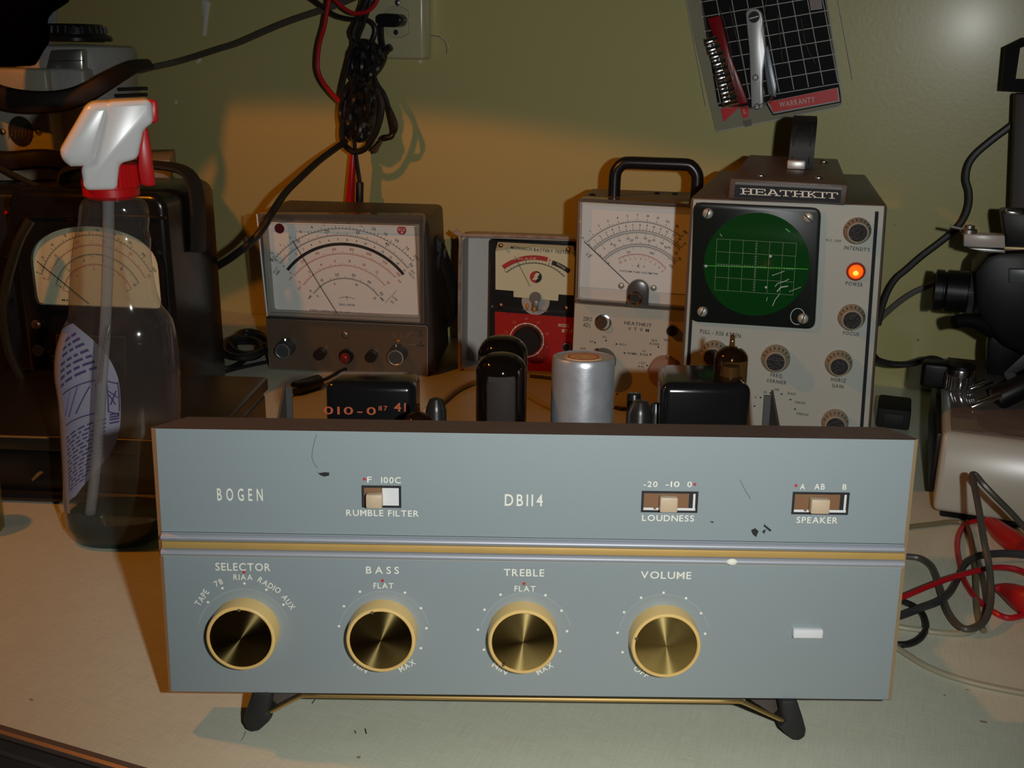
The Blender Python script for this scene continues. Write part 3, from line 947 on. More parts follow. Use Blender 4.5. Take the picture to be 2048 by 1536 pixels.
mb.tube([(p[0], dF - .0002, p[1]) for p in (inn[0], inn[1])], .0005, M_dial, 6, smooth=False)  # thin pale tubes paint the highlights along the cover's edges
mb.tube([(p[0], dF - .0002, p[1]) for p in (inn[2], inn[3])], .0003, M_steel, 6, smooth=False)
mb.tube([(p[0] + .0012, dF, p[1]) for p in (Pk[0], Pk[3])], .0007, M_dial, 6, smooth=False)
mb.tube([(p[0] - .0012, dF, p[1]) for p in (Pk[1], Pk[2])], .0005, M_steel, 6, smooth=False)
mb.add([(p[0], dF + .001, p[1]) for p in (inn[3], inn[2], (inn[2][0], Pk[2][1] + .001), (inn[3][0], Pk[3][1] + .001))], [(0, 3, 2, 1)], clear('frosted_plastic', (.9, .9, .9), .2, 1.5, body=((.7, .7, .68), .45)))
mb.build('clear_cover', m1)
# leather carrying strap and rivet on the right side
xs = Pc[1][0]
S1 = FR.local(at_y(888, 490, .985)); S2 = FR.local(at_y(916, 600, 1.0))
mb = MB()
Xs = xs + .001
zT, zB = S1.z, 0.045
mb.hull8([(Xs, .030, zT + .012), (Xs + .007, .030, zT + .006), (Xs + .004, .030, zT - .02), (Xs, .030, zT - .02), (Xs, .048, zT + .012), (Xs + .007, .048, zT + .006), (Xs + .004, .048, zT - .02), (Xs, .048, zT - .02)], M_leather, .002)
mb.tube([(Xs + .004, .034, zT), (Xs + .011, .048, zT - .03), (Xs + .015, .062, zT - .06), (Xs + .006, .075, zT - .085)], .008, M_leather, 8, 5, .25)
st = mb.build('leather_strap', m1)
MB().sphere((Xs + .008, .036, zT - .005), .005, mat('grey_rivet', (.28, .27, .26), .4, .8), 14, (.35, .8, 1)).build('rivet', st)

# ------------------------------------------------------------------ battery tester in a grey tray case
FB = Frame((0.0225, 0.952, 0.0), -7.0, 2.8)
m2 = thing('battery_tester', FB, 'battery tester with cream dial and red lower panel in an open grey metal case', 'battery tester')
M_greyc = mat('grey_case_paint', (0.40, 0.38, 0.35), 0.45)
M_whitei = mat('tray_white', (0.74, 0.71, 0.66), 0.5)
a, b = FB.uv(921, 470), FB.uv(1222, 744)
x0, x1, zt = a[0], -a[0] * .98, a[1]
ou, inr = rrect(x0, 0, x1, zt, .006, 4), rrect(x0 + .002, .002, x1 - .002, zt - .002, .005, 4)
mb = MB()
mb.ringprism(ou, inr, 0, .036, M_greyc)
mb.poly(rrect(x0 + .001, .001, x1 - .001, zt - .001, .005, 4), M_whitei, .034)
mb.poly(rrect(x0 + .0005, .0005, x1 - .0005, zt - .0005, .005, 4), M_greyc, .0365)
mb.tube([(x0 + .003, -.0005, .003), (x0, -.0005, .01), (x0, -.0005, zt - .006), (x0 + .006, -.0005, zt), (x1 - .006, -.0005, zt), (x1, -.0005, zt - .006)], .0016, mat('worn_rim', (.26, .13, .07), .5, speck=(80, (.5, .46, .4), .9)), 8, 5)
mb.build('tray_case', m2)
# meter housing
X0 = FB.uv(981, 500, .006)[0]; X1 = FB.uv(1157, 500, .006)[0]
Zt, Zm = FB.uv(1060, 480, .006)[1], FB.uv(1060, 622, .006)[1]
mb = MB()
mb.prism(rrect(X0, .003, X1, Zt, .003, 3), .006, .034, M_black)
hs = mb.build('tester_body', m2)
mb = MB()
mb.prism([FB.uv(991, 500.5, .004), FB.uv(1025, 496, .004), FB.uv(1070, 493.5, .004), FB.uv(1110, 497, .004), FB.uv(1150, 507, .004), FB.uv(1147, 591, .004), FB.uv(991, 579, .004)], .004, .0055, M_dialc)
mb.prism([FB.uv(996, 484, .004), FB.uv(1147, 492, .004), FB.uv(1150, 508, .004), FB.uv(1110, 498, .004), FB.uv(1070, 494.5, .004), FB.uv(1025, 497, .004), FB.uv(991, 502, .004)], .0034, .0052, mat('dial_olive', (.50, .50, .30), .5))
mb.prism([FB.uv(1027, 582, .004), FB.uv(1117, 588, .004), FB.uv(1116, 602, .004), FB.uv(1027, 594, .004)], .0045, .0056, M_dialc)
mb.ptext(FB, 'MONARCH BATTERY TESTER', 1080, 500, 6, M_ink, 118, -3, .003)
mb.arc3(FB, (1006, 535), (1053, 516), (1095, 519), 9, M_inkr, .0035)
mb.arc3(FB, (1104, 525), (1121, 532), (1138, 543), 9, M_ink, .0035)
mb.ptext(FB, 'REPLACE', 1047, 517.5, 3.2, M_dialc, 50, 4, .0030)
mb.ptext(FB, '?', 1099.5, 521, 5, M_inkr, 4, -15, .0030)
mb.ptext(FB, 'GOOD', 1122, 532, 3.6, M_dialc, 20, -32, .0030)
mb.arc3(FB, (1013, 545), (1061.6, 526), (1128, 553), 1.4, M_ink, .0035, ticks=20, tl=3, tw=.9, major=7, mtl=6)
u, v = FB.uv(1071.7, 554, .0035)
k = math.dist(FB.uv(1060, 554, .0035), FB.uv(1084, 554, .0035)) / 2
mb.poly([(u + k * math.cos(R(t)), v + k * math.sin(R(t))) for t in range(90, 271, 12)], M_inkr, .0034)
mb.poly([(u + k * math.cos(R(t)), v + k * math.sin(R(t))) for t in range(-90, 91, 12)], M_ink, .0034)
mb.poly([(u + k * a, v + k * b) for a, b in ((-.6, -.5), (-.15, .2), (-.35, .15), (.1, .75), (.65, .6), (.2, -.1), (.45, -.1), (.05, -.5))], M_dialc, .0032)
mb.build('dial', hs)
mb = MB()
mb.pstroke(FB, [(1029, 512), (1060, 573)], .8, M_ink, .0025)
mb.build('needle', hs)
mb = MB()
u, v = FB.uv(1071, 603, .005)
mb.lathe([(0, .0004), (.0130, .0004), (.0135, 0)], (u, .0062, v), (0, -1, 0), mat('pale_disc', (.50, .48, .46), .4), 28)
mb.cyl((u, .004, v + .004), (u, .001, v + .004), .0055, mat('movement_grey', (.22, .20, .18), .4, .4), 14)
mb.box((u, .002, v - .003), (.006, .003, .010), mat('movement_grey', (.22, .20, .18), .4, .4), .001)
mb.sphere((FB.uv(1055, 612, 0)[0], 0, FB.uv(1055, 612, 0)[1]), .0022, mat('orange_tip', (.75, .35, .05), .4), 10, (.7, .7, 1.2))
mb.sphere((FB.uv(1069, 619, 0)[0], 0, FB.uv(1069, 619, 0)[1]), .0020, mat('orange_tip', (.75, .35, .05), .4), 10, (.7, .7, 1.4))
mb.build('movement', hs)
mb = MB()
P = [FB.uv(983, 480, -.004), FB.uv(1152, 488, -.004), FB.uv(1152, 628, -.004), FB.uv(981, 616, -.004)]
q = rquad(P, .003)
mb.add([(p[0], -.004, p[1]) for p in q] + [(p[0], .005, p[1]) for p in q], [tuple(range(len(q)))] + [(i, (i+1) % len(q), len(q) + (i+1) % len(q), len(q) + i) for i in range(len(q))], M_clear)
mb.build('clear_cover', hs)
for x, y in ((1002, 491), (1136.5, 499), (1133, 616), (1002, 610)):
    u, v = FB.uv(x, y, -.004)
    MB().sphere((u, -.004, v), .0021, mat('copper_screw', (.45, .27, .17), .3, .9), 12, (1, .6, 1)).build('screw', hs)
mb = MB()
P = [FB.uv(990, 623, .005), FB.uv(1155, 636, .005), FB.uv(1152, 762, .005), FB.uv(990, 745, .005)]
mb.prism(P, .0045, .0065, mat('red_panel_paint', (.46, .012, .008), .32, bump=(300, .1)))
u, v = FB.uv(1053, 680.5, .004)
k = math.dist(FB.uv(1020, 680, .004), FB.uv(1088, 680, .004)) / 2
mb.stroke([(u + k * math.cos(R(t)), v + k * math.sin(R(t))) for t in range(-120, 200, 8)], .0008, M_dialc, .0043)
for t in range(-120, 200, 36):
    mb.disc(u + k * math.cos(R(t)), v + k * math.sin(R(t)), .0009, M_dialc, .0041, 8)
for t, tx in ((160, '1.5'), (125, '22'), (92, '45'), (58, '67'), (20, '90'), (-15, '6'), (-50, '7.5'), (-85, '9')):
    mb.text(tx, u + k * 1.28 * math.cos(R(t)), v + k * 1.28 * math.sin(R(t)), .0022, mat('dim_red_ink', (.60, .20, .14), .6), .0042)
mb.ptext(FB, 'MODEL', 1128, 651, 6, M_dialc, 22, -2, .0043)
mb.ptext(FB, 'BT-1', 1134, 662, 6, M_dialc, 20, -2, .0043)
mb.build('red_panel', m2)
front_knob(FB, 1052, 684, 28, .012, m2, M_black, None, .0045, taper=1.08)
jk = front_knob(FB, 1133, 695, 9, .004, m2, M_black, M_steel, .0045, 'jack')

# ------------------------------------------------------------------ upright tube voltmeter with black carrying handle
FV = Frame((0.1015, 0.850, 0.0), -11, 1.0)
m3 = thing('tube_voltmeter', FV, 'tan upright voltmeter with white dial and black bar handle on top, beside oscilloscope', 'meter')
M_tan = mat('tan_panel', (0.56, 0.52, 0.42), 0.42, bump=(900, .08))
M_taupe = mat('taupe_case', (0.17, 0.125, 0.095), 0.45, bump=(900, .15))
xl, zt = FV.uv(1154, 397)
xr = FV.uv(1386, 405)[0]
MB().hull8([(xl, .001, zt), (xr, .001, zt), (xr, .001, 0), (xl, .001, 0), (xl, .085, zt), (xr, .085, zt), (xr, .085, 0), (xl, .085, 0)], M_taupe, .004, 3).build('cabinet', m3)
mb = MB()
P = [FV.uv(1150, 606, 0), FV.uv(1385, 622, 0), (xr - .001, .001), (xl + .0005, .001)]
mb.prism(P, -.0005, .003, M_tan)
V = lambda t, x, y, h, w, g=.14: mb.ptext(FV, t, x, y, h, M_ink, w, -2, -.0005, g)
V('ZERO', 1175, 638, 8, 17); V('ADJ.', 1174, 650, 8, 15)
V('HEATHKIT', 1276, 648, 6.5, 55); V('VTVM', 1277, 659, 6.5, 42, .6)
V('DC-', 1210, 674, 4, 9); V('AC', 1183, 683, 4, 8); V('DC+', 1246, 689, 4, 14); V('OHMS', 1264, 707, 4.5, 20); V('OFF', 1166, 697, 4, 11)
V('15V', 1309, 681, 4.5, 11); V('RX100', 1309, 688, 4.5, 19); V('5V', 1288, 702, 4, 7); V('RX10', 1288, 709, 4.5, 16); V('1.5V', 1285, 726, 4, 12); V('RX1', 1282, 733, 4, 11); V('50V', 1333, 680, 4.5, 11)
for x, y in ((1190, 685), (1212, 681), (1233, 688), (1249, 706), (1317, 694), (1301, 709), (1294, 731), (1234, 788)):
    mb.pdot(FV, x, y, 1.9, M_ink, -.0005, 8)
mb.build('control_panel', m3)
zk = front_knob(FV, 1202, 647, 11.5, .006, m3, mat('brown_knob', (.09, .05, .028), .3), None, -.0005, 'zero_knob')
u, v = FV.uv(1206, 645, -.001)
MB().lathe([(.0075, 0), (.0070, .0015), (.0058, .0018), (.0055, .0005)], (u, -.0005, v), (0, -1, 0), M_chrome, 28).build('chrome_bushing', zk)
front_knob(FV, 1202, 730, 27, .014, m3, M_knobg, M_chrome, -.0005, pointer=115)
front_knob(FV, 1327, 748, 31, .014, m3, mat('flash_shadow_knob', (.36, .20, .14), .35), None, -.0005, pointer=72)  # right knob's colour carries the pinkish tone of the flash shadow
front_knob(FV, 1344, 663, 11, .006, m3, M_black, None, -.0005, 'ohms_knob')
mb = MB()
P = [FV.uv(1160, 404, -.003), FV.uv(1380, 416, -.003), FV.uv(1376, 612, -.003), FV.uv(1155, 598, -.003)]
mb.prism(P, -.003, .001, mat('meter_back_white', (.74, .72, .66), .5))
P = [FV.uv(1166, 409, -.004), FV.uv(1382, 421, -.004), FV.uv(1378, 589, -.004), FV.uv(1159, 573, -.004)]
mb.prism(P, -.0042, -.0028, M_dial)
A = lambda *a, **k: mb.arc3(FV, *a, d=-.0044, **k)
A((1175, 484.6), (1271, 443.5), (1362, 474), 0.9, M_ink, ticks=44, tl=3, tw=.7, major=4, mtl=7, nums=['0', '1', '2', '3', '4', '5', '7', '10', '15', '20', '30', '100'], nh=4.5, noff=13)
A((1186, 497), (1274.8, 461), (1362, 495), 0.9, M_ink, ticks=30, tl=3, tw=.7, major=2, mtl=7, nums=['0', '1', '2', '3', '4', '5', '6', '7', '8', '9', '10', '11', '12', '13', '14', '15'], nh=4.2, noff=11)
A((1188, 500), (1274.8, 464.5), (1360, 498), 0.9, M_ink, ticks=50, tl=3, tw=.6, major=5, mtl=6, side=-1, nums=['0', '5', '10', '15', '20', '25', '30', '35', '40', '45', '50'], nh=4.2, noff=11)
A((1207, 517), (1274.8, 488.5), (1352, 523), 0.9, M_ink, ticks=40, tl=2.6, tw=.6, major=4, mtl=5, nums=['0', '10', '20', '30', '40', '50'], nh=4.2, noff=9)
A((1210, 519), (1274.8, 492), (1350, 526), 0.9, M_ink, ticks=40, tl=2.6, tw=.6, major=4, mtl=5, side=-1, nums=['0', '50', '100', '150'], nh=4.5, noff=10)
A((1236.7, 517), (1276.7, 508), (1332, 537), 0.9, M_inkr, ticks=20, tl=3, tw=.7, major=2, mtl=5, side=-1, nums=['20', '10', '5', '2', '0', '1', '2', '3', '4', '5'], nh=4, noff=9)
mb.ptext(FV, 'VACUUM TUBE VOLTMETER', 1277, 544.5, 3.4, M_ink, 78, -2, -.0044)
mb.ptext(FV, '-  0  +', 1277, 532, 3.4, M_ink, 26, -2, -.0044)
mb.pstroke(FV, [(1277, 526), (1277, 536)], .7, M_ink, -.0044)
mb.ptext(FV, 'DC', 1175, 508, 3.5, M_ink, 7, 40, -.0044); mb.ptext(FV, 'RMS', 1180, 512, 3.5, M_ink, 9, 40, -.0044)
mb.build('dial', m3)
mb = MB()
mb.pstroke(FV, [(1168, 482.6), (1258, 568)], 1.4, M_ink, -.0065)
mb.build('needle', m3)
mb = MB()
ub, vb = FV.uv(1274.5, 615, -.010); ut, vt = FV.uv(1274.5, 560, -.010)
hw = math.dist(FV.uv(1253, 590, -.01), FV.uv(1296, 590, -.01)) / 2
arch = [(ub - hw, vb), (ub + hw, vb)] + [(ub + hw * math.cos(R(t)), vt - hw + hw * math.sin(R(t))) for t in range(0, 181, 15)]
mb.prism(arch, -.012, -.004, mat('pivot_cover_grey', (.12, .12, .12), .25, .3), .001)
u, v = FV.uv(1269.6, 597.6, -.014)
mb.lathe([(0, 0), (.0046, 0), (.0055, .0005), (.006, .0022), (.0050, .0030), (.0040, .0022), (.0036, .0006), (0, .0006)], (u, -.0115, v), (0, -1, 0), M_chrome, 24)
mb.build('pivot_cover', m3)
for x, y in ((1242, 571.5), (1307, 576)):
    u, v = FV.uv(x, y, -.0045)
    MB().sphere((u, -.0045, v), .0027, mat('pale_screw', (.52, .50, .42), .4, .5), 12, (1, .4, 1)).build('screw', m3)
Pk = [FV.uv(1156.5, 396, -.013), FV.uv(1388, 408, -.013), FV.uv(1384, 624, -.013), FV.uv(1150.5, 607, -.013)]
q = rquad(Pk, .004)
q2 = rquad([(p[0] + (.0022 if p[0] < 0 else -.0022), p[1] + (-.003 if i < 2 else .003)) for i, p in enumerate(Pk)], .003)
mb = MB()
mb.ringprism(q, q2, -.013, .001, M_edgec)
mb.add([(p[0], -.013, p[1]) for p in q2], [tuple(range(len(q2)))], M_clear)
mb.build('clear_cover', m3)
# bar handle
hd = .030
H0, H1 = FV.uv(1228, 395, hd)[0], FV.uv(1393, 385, hd)[0]
zt2 = FV.uv(1310, 327, hd)[1]
zb = zt - .001
mb = MB()
mb.tube([(H0, hd, zb), (H0, hd, zt2 - .012), (H0 + .0015, hd, zt2 - .006), (H0 + .006, hd, zt2 - .0012), (H0 + .012, hd, zt2), ((H0 + H1) / 2, hd, zt2), (H1 - .012, hd, zt2), (H1 - .006, hd, zt2 - .0012), (H1 - .0015, hd, zt2 - .006), (H1, hd, zt2 - .012), (H1, hd, zb)], .0052, M_black, 14, 4)
mb.build('bar_handle', m3)
for x in (H0 - .018, (H0 + H1) / 2, (H0 + H1) / 2 + .015):
    MB().sphere((x, .06 if x > H0 else .028, zt), .003, M_black, 10, (1, 1, .6)).build('rivet', m3)

# ------------------------------------------------------------------ black bakelite meter at the left
FK = Frame((-0.3165, 0.800, 0.0), -5, 0)
m4 = thing('panel_voltmeter', FK, 'tall black bakelite voltmeter with arched cream dial and leather strap, behind spray bottle', 'meter')
M_bak = mat('black_bakelite', (0.011, 0.010, 0.010), 0.22, spec=.5)
xa, xb = FK.uv(38, 600)[0], FK.uv(346, 600)[0]
zt = FK.uv(200, 384)[1]
mb = MB()
out = rrect(xa, .002, xb, zt, .012, 5)
mb.prism(out, 0.0, .104, M_bak, .006, 3)
mb.build('case', m4)
xc0, xc1 = FK.uv(70, 560, -.001)[0], FK.uv(322, 560, -.001)[0]
z0, z1 = FK.uv(200, 612, -.001)[1], FK.uv(200, 452, -.001)[1]
zs = FK.uv(70, 530, -.001)[1]
def window(g):
    cx, hw = (xc0 + xc1) / 2, (xc1 - xc0) / 2 + g
    pts = rrect(cx - hw, z0 - g, cx + hw, z0 + .02, .006, 4)[12:] if 0 else []
    pts = [(cx - hw + .005, z0 - g), (cx + hw - .005, z0 - g), (cx + hw - .0012, z0 - g + .0012), (cx + hw, z0 - g + .006)]
    n = 26
    top = [(cx + hw * math.cos(R(t)) if 0 else cx + hw * math.cos(R(t)), zs + (z1 + g - zs) * math.sin(R(t)) ** .85) for t in [180 * k / n for k in range(n + 1)]]
    return pts + top + [(cx - hw, z0 - g + .006), (cx - hw + .0012, z0 - g + .0012)]
mb = MB()
mb.prism(window(0), -.0006, .001, M_dialc)
sc = lambda a, b, c, m, n, mj, nums, side=1: mb.arc3(FK, a, b, c, .8, m, -.0007, ticks=n, tl=3, tw=.8, major=mj, mtl=6, nums=nums, nh=4.5, noff=10, side=side)
sc((84, 548), (190, 470), (300, 543), M_ink, 40, 4, ['0', '5', '10', '15', '20', '25', '30', '50', '100', '200'])
sc((98, 560), (190, 490), (290, 556), M_inkr, 50, 5, ['0', '10', '20', '30', '40', '50'])
sc((112, 570), (190, 508), (278, 566), M_ink, 50, 5, ['0', '2', '4', '6', '8', '10'], -1)
sc((126, 580), (190, 528), (264, 578), M_inkr, 40, 4, ['0', '3', '6', '9', '12'], -1)
mb.ptext(FK, 'MA', 131, 600, 4, M_ink, 14, 0, -.0007)
mb.build('dial', m4)
mb = MB()
mb.pstroke(FK, [(74, 522), (141, 577), (178, 607)], 1.6, M_ink, -.003)
mb.build('needle', m4)
mb = MB()
w1 = window(.0035); w0 = window(0)
mb.ringprism(w1, w0, -.004, .001, M_bak)
mb.add([(p[0], -.002, p[1]) for p in w0], [tuple(range(len(w0)))], M_clear)
mb.build('window_bezel', m4)
mb = MB()
mb.prism([FK.uv(44, 428, -.003), FK.uv(330, 433, -.003), FK.uv(330, 440, -.003), FK.uv(44, 436, -.003)], -.003, .001, M_bak, .001)
mb.build('top_moulding', m4)
u, v = FK.uv(71, 650, -.003)
MB().sphere((u, -.002, v), .0040, mat('copper_stud', (.40, .17, .08), .35, .8), 14, (1, .5, 1)).build('copper_stud', m4)
front_knob(FK, 75, 702, 12, .006, m4, M_chrome, None, 0, 'chrome_stud')
mb = MB()
P = [FK.uv(112, 670, -.001), FK.uv(250, 674, -.001), FK.uv(252, 800, -.001), FK.uv(118, 797, -.001)]
mb.prism(P, -.0008, .001, mat('plate_dark', (.02, .017, .014), .4))
q = P + [P[0]]
mb.stroke(q, .0006, mat('dull_gold_line', (.35, .22, .08), .4, .6), -.001)
for y in (712, 722, 745, 770):
    mb.pdot(FK, 106, y, 2, mat('dull_gold_line', (.35, .22, .08), .4, .6), -.0006, 6)
mb.build('range_plate', m4)
front_knob(FK, 190, 740, 34, .014, m4, M_bak, None, -.0008)
for x, y in ((300, 660), (300, 780), (75, 780)):
    front_knob(FK, x, y, 9, .008, m4, M_bak, None, 0, 'binding_post')
# leather strap over the top and down the right side
yb = .052
L = [(xa + .020, yb, zt + .001), (xa + .026, yb, zt + .010), (xa + .05, yb, zt + .015), ((xa + xb) / 2, yb, zt + .016), (xb - .02, yb, zt + .015), (xb - .002, yb, zt + .010), (xb + .005, yb - .002, zt - .004), (xb + .006, yb - .004, zt - .030), (xb + .0045, yb - .006, zt - .052)]
MB().tube(L, lambda t: .0035, M_leather, 10, 5, 3.2).build('leather_strap', m4)

# ------------------------------------------------------------------ oscilloscope
FS = Frame((0.1855, 0.690, 0.0), -15, 0.3)
sc_ = thing('oscilloscope', FS, 'brown cased oscilloscope with round green screen, beige panel and lit orange power lamp', 'oscilloscope')
M_scb = mat('scope_brown', (0.105, 0.072, 0.056), 0.42, bump=(900, .15))
M_beige = mat('beige_panel', (0.42, 0.445, 0.395), 0.42, bump=(900, .06))
TL, TR, BR, BL = FS.uv(1381, 394), FS.uv(1775, 409), FS.uv(1742, 856), FS.uv(1362, 726)
sl = (BL[0] - TL[0]) / (BL[1] - TL[1]); sr = (BR[0] - TR[0]) / (BR[1] - TR[1])
zt = (TL[1] + TR[1]) / 2
xl = lambda z: TL[0] + sl * (z - TL[1])
xr = lambda z: TR[0] + sr * (z - TR[1])
DB = .195
mb = MB()
mb.hull8([(xl(zt), 0, TL[1]), (xr(zt), 0, TR[1]), (xr(.008), 0, .008), (xl(.008), 0, .008),
          (xl(zt) + .004, DB, TL[1]), (xr(zt) - .004, DB, TR[1]), (xr(.012) - .004, DB, .0165), (xl(.012) + .004, DB, .0165)], M_scb, .0022, 2)
cab = mb.build('cabinet', sc_)
for a in (xl(.01) + .012, xr(.01) - .012):
    MB().cyl((a, .012, .0012), (a, .012, .010), .006, M_rubber, 14).build('foot', sc_)
    MB().cyl((a, DB - .02, .0105), (a, DB - .02, .019), .006, M_rubber, 14).build('foot', sc_)
# front panel
i1, i2 = .0022, .0022
fp = [(xl(zt) + i1, FS.uv(1384, 398)[1]), (xr(zt) - .0020, FS.uv(1768, 412)[1]), (xr(.012) - .0020, .012), (xl(.012) + i1, .012)]
mb = MB()
mb.prism(fp, -.0012, .002, M_beige)
dk = mat('blue_black_line', (.005, .006, .012), .8)
for side in (0, 1):
    e = .0022
    x = (lambda z: xr(z) - .0062) if side else (lambda z: xl(z) + .0052)
    z0_, z1_ = .013, fp[1][1] - .0035
    mb.poly([(x(z1_) - e / 2, z1_), (x(z1_) + e / 2, z1_), (x(z0_) + e / 2, z0_), (x(z0_) - e / 2, z0_)], dk, -.0015)
X = lambda t, x, y, h, w, g=.14: mb.ptext(FS, t, x, y, h, M_ink, w, -2.5, -.0014, g)
X('A.C. OFF', 1667, 481, 4.5, 31); X('INTENSITY', 1714.5, 497.5, 7.5, 52, .2); X('POWER', 1708.5, 568, 7.5, 34, .2); X('FOCUS', 1702, 667, 7, 32, .2)
X('FREQ.', 1554, 751, 7, 26, .2); X('VERNIER', 1553, 763, 7, 40, .2); X('HORIZ', 1677, 760, 7, 30, .2); X('GAIN', 1675.5, 772, 7, 23, .2); X('PULL - X50 ATTEN.', 1442, 667, 8, 84, .2)
X('2', 1511, 794, 4.5, 3.5); X('20', 1530, 784, 4.5, 7); X('200', 1553, 779, 4.5, 10); X('2kHZ', 1583, 787, 4.5, 17); X('20kHZ', 1600.5, 805, 4.5, 21); X('200kHZ', 1605, 828, 4.5, 25)
for x, y in ((1521, 795), (1540.5, 786), (1563, 788), (1581, 799), (1590, 818), (1509, 812)):
    mb.pdot(FS, x, y, 2, M_ink, -.0012, 8)
mb.build('front_panel', sc_)
# bezel, screen, graticule, trace
P = [FS.uv(1386, 405, -.006), FS.uv(1643, 417, -.006), FS.uv(1630, 661, -.006), FS.uv(1379, 645, -.006)]
mb = MB()
mb.prism(rquad(P, .006, 5), -.0045, -.0005, mat('bezel_black', (.008, .012, .011), .34, spec=.35), .0016, 2)
bz = mb.build('screen_bezel', sc_)
u, v = FS.uv(1512, 530, -.005)
ru = math.dist(FS.uv(1406, 530, -.005), FS.uv(1618, 530, -.005)) / 2
rv = math.dist(FS.uv(1512, 428, -.005), FS.uv(1512, 634, -.005)) / 2
mb = MB()
M_scr = mat('green_phosphor', (0.004, 0.056, 0.010), 0.10, speck=(12, (.010, .066, .010), .6))
n = 48
mb.poly([(u + ru * math.cos(2*PI*k/n), v + rv * math.sin(2*PI*k/n)) for k in range(n)], M_scr, -.00475)
gl = mat('graticule_line', (.26, .34, .24), .5)
C_ = [(1434, 477.5), (1593, 486.5), (1586, 590), (1429.5, 579.5)]
def gp(a, b):
    t = (C_[0][0] + (C_[1][0]-C_[0][0])*a, C_[0][1] + (C_[1][1]-C_[0][1])*a)
    w = (C_[3][0] + (C_[2][0]-C_[3][0])*a, C_[3][1] + (C_[2][1]-C_[3][1])*a)
    return (t[0] + (w[0]-t[0])*b, t[1] + (w[1]-t[1])*b)
for i in range(7):
    mb.pstroke(FS, [gp(i/6, 0), gp(i/6, 1)], .5, gl, -.00475, .0003)
for j in range(5):
    mb.pstroke(FS, [gp(0, j/4), gp(1, j/4)], .5, gl, -.00475, .0003)
for i in range(31):
    a = gp(i/30, .5); mb.pstroke(FS, [(a[0], a[1] - 2.6), (a[0], a[1] + 2.6)], .7, gl, -.00475, .0003)
for i in range(21):
    a = gp(.5, i/20); mb.pstroke(FS, [(a[0] - 2.6, a[1]), (a[0] + 2.6, a[1])], .7, gl, -.00475, .0003)
mb.pstroke(FS, [(1407, 531), (1616, 538)], 1.0, mat('green_trace', (.02, .2, .01), .5, emit=((.10, 1.0, .02), .16)), -.00475, .0004)
wear = mat('pale_scratch', (.42, .50, .48), .45)
for pts, w in (([(1550, 573), (1556, 566), (1568, 577 - 14), (1578, 558)], 1.5), ([(1554, 583), (1562, 574), (1576, 572)], 2.4), ([(1545, 612), (1550, 600), (1559, 588)], 1.4), ([(1578, 583), (1602, 574)], 1.0), ([(1544, 551), (1569, 542)], 1.2), ([(1533, 602), (1535, 594)], 1.0)):
    mb.pstroke(FS, pts, w, wear, -.00475, .0005)
for x, y, r in ((1541, 512.5, 3), (1532, 574.5, 2.6), (1412, 532, 3)):
    mb.pdot(FS, x, y, r, wear, -.00525, 8)
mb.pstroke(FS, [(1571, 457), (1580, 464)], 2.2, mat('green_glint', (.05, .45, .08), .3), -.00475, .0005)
mb.pstroke(FS, [(1440, 467), (1444, 473)], 1.0, wear, -.00475, .0005)
mb.build('screen', bz)
for x, y, a in ((1415, 428, 75), (1616, 436, -40), (1404, 625, 68), (1606, 639, 78)):
    u, v = FS.uv(x, y, -.007)
    s_ = MB().lathe([(0, .0022), (.0016, .0021), (.0030, .0014), (.0036, 0)], (u, -.0045, v), (0, -1, 0), mat('pale_screw', (.52, .50, .42), .4, .5), 20).build('screw', bz)
    c, q = math.cos(R(a)), math.sin(R(a))
    MB().stroke([(u - .0033 * c, v - .0033 * q), (u + .0033 * c, v + .0033 * q)], .0008, M_ink, -.0068).build('slot', s_)
mb = MB()
u, v = FS.uv(1595, 633, -.005)
mb.stroke([(u + .0045 * math.cos(R(t)), v + .0055 * math.sin(R(t))) for t in range(20, 300, 15)], .0005, wear, -.0049)
mb.build('hole_rim', bz)
# knobs
M_skirt = mat('tan_knob_skirt', (.33, .29, .20), .4, speck=(60, (.26, .22, .15), .6))
M_kcap = mat('black_knob_cap', (.014, .014, .017), .3, bump=(900, 1.0))
def scope_knob(ox, oy, ro, ix, iy, ri, dep=.012):
    u, v = FS.uv(ix, iy, -.0012 - dep)
    k = math.dist(FS.uv(ix - ri, iy, -dep), FS.uv(ix + ri, iy, -dep)) / 2
    K = math.dist(FS.uv(ox - ro, oy, -.004), FS.uv(ox + ro, oy, -.004)) / 2
    o = MB().lathe([(0, 0), (K * .98, 0), (K, .0035), (K * .93, .0055), (k * 1.2, dep - .002), (k * 1.22, dep - .0006), (k * 1.12, dep), (0, dep)], (u, -.0012, v), (0, -1, 0), M_skirt, 36).build('control_knob', sc_)
    MB().lathe([(k * 1.02, dep), (k * 1.0, dep + .0005), (0, dep + .0008)], (u, -.0012, v), (0, -1, 0), M_kcap, 28).build('knob_cap', o)
    mb = MB()
    for t in range(20, 161, 20):
        c, q = math.cos(R(t)), math.sin(R(t))
        a, b = K * .95, k * 1.35
        h0, h1 = .0050, .0050 + (dep - .0075) * .55
        w = .00035
        r1 = K * .93 + .0001; r2 = K * .93 + (k * 1.2 - K * .93) * .55 + .0002
        mb.add([(u + r1*c - w*q, -.0012 - .0057, v + r1*q + w*c), (u + r1*c + w*q, -.0012 - .0057, v + r1*q - w*c), (u + r2*c + w*q, -.0012 - .0055 - (dep - .0075)*.55 - .0003, v + r2*q - w*c), (u + r2*c - w*q, -.0012 - .0055 - (dep - .0075)*.55 - .0003, v + r2*q + w*c)], [(0, 1, 2, 3)], M_ink)
    mb.build('scale_marks', o)
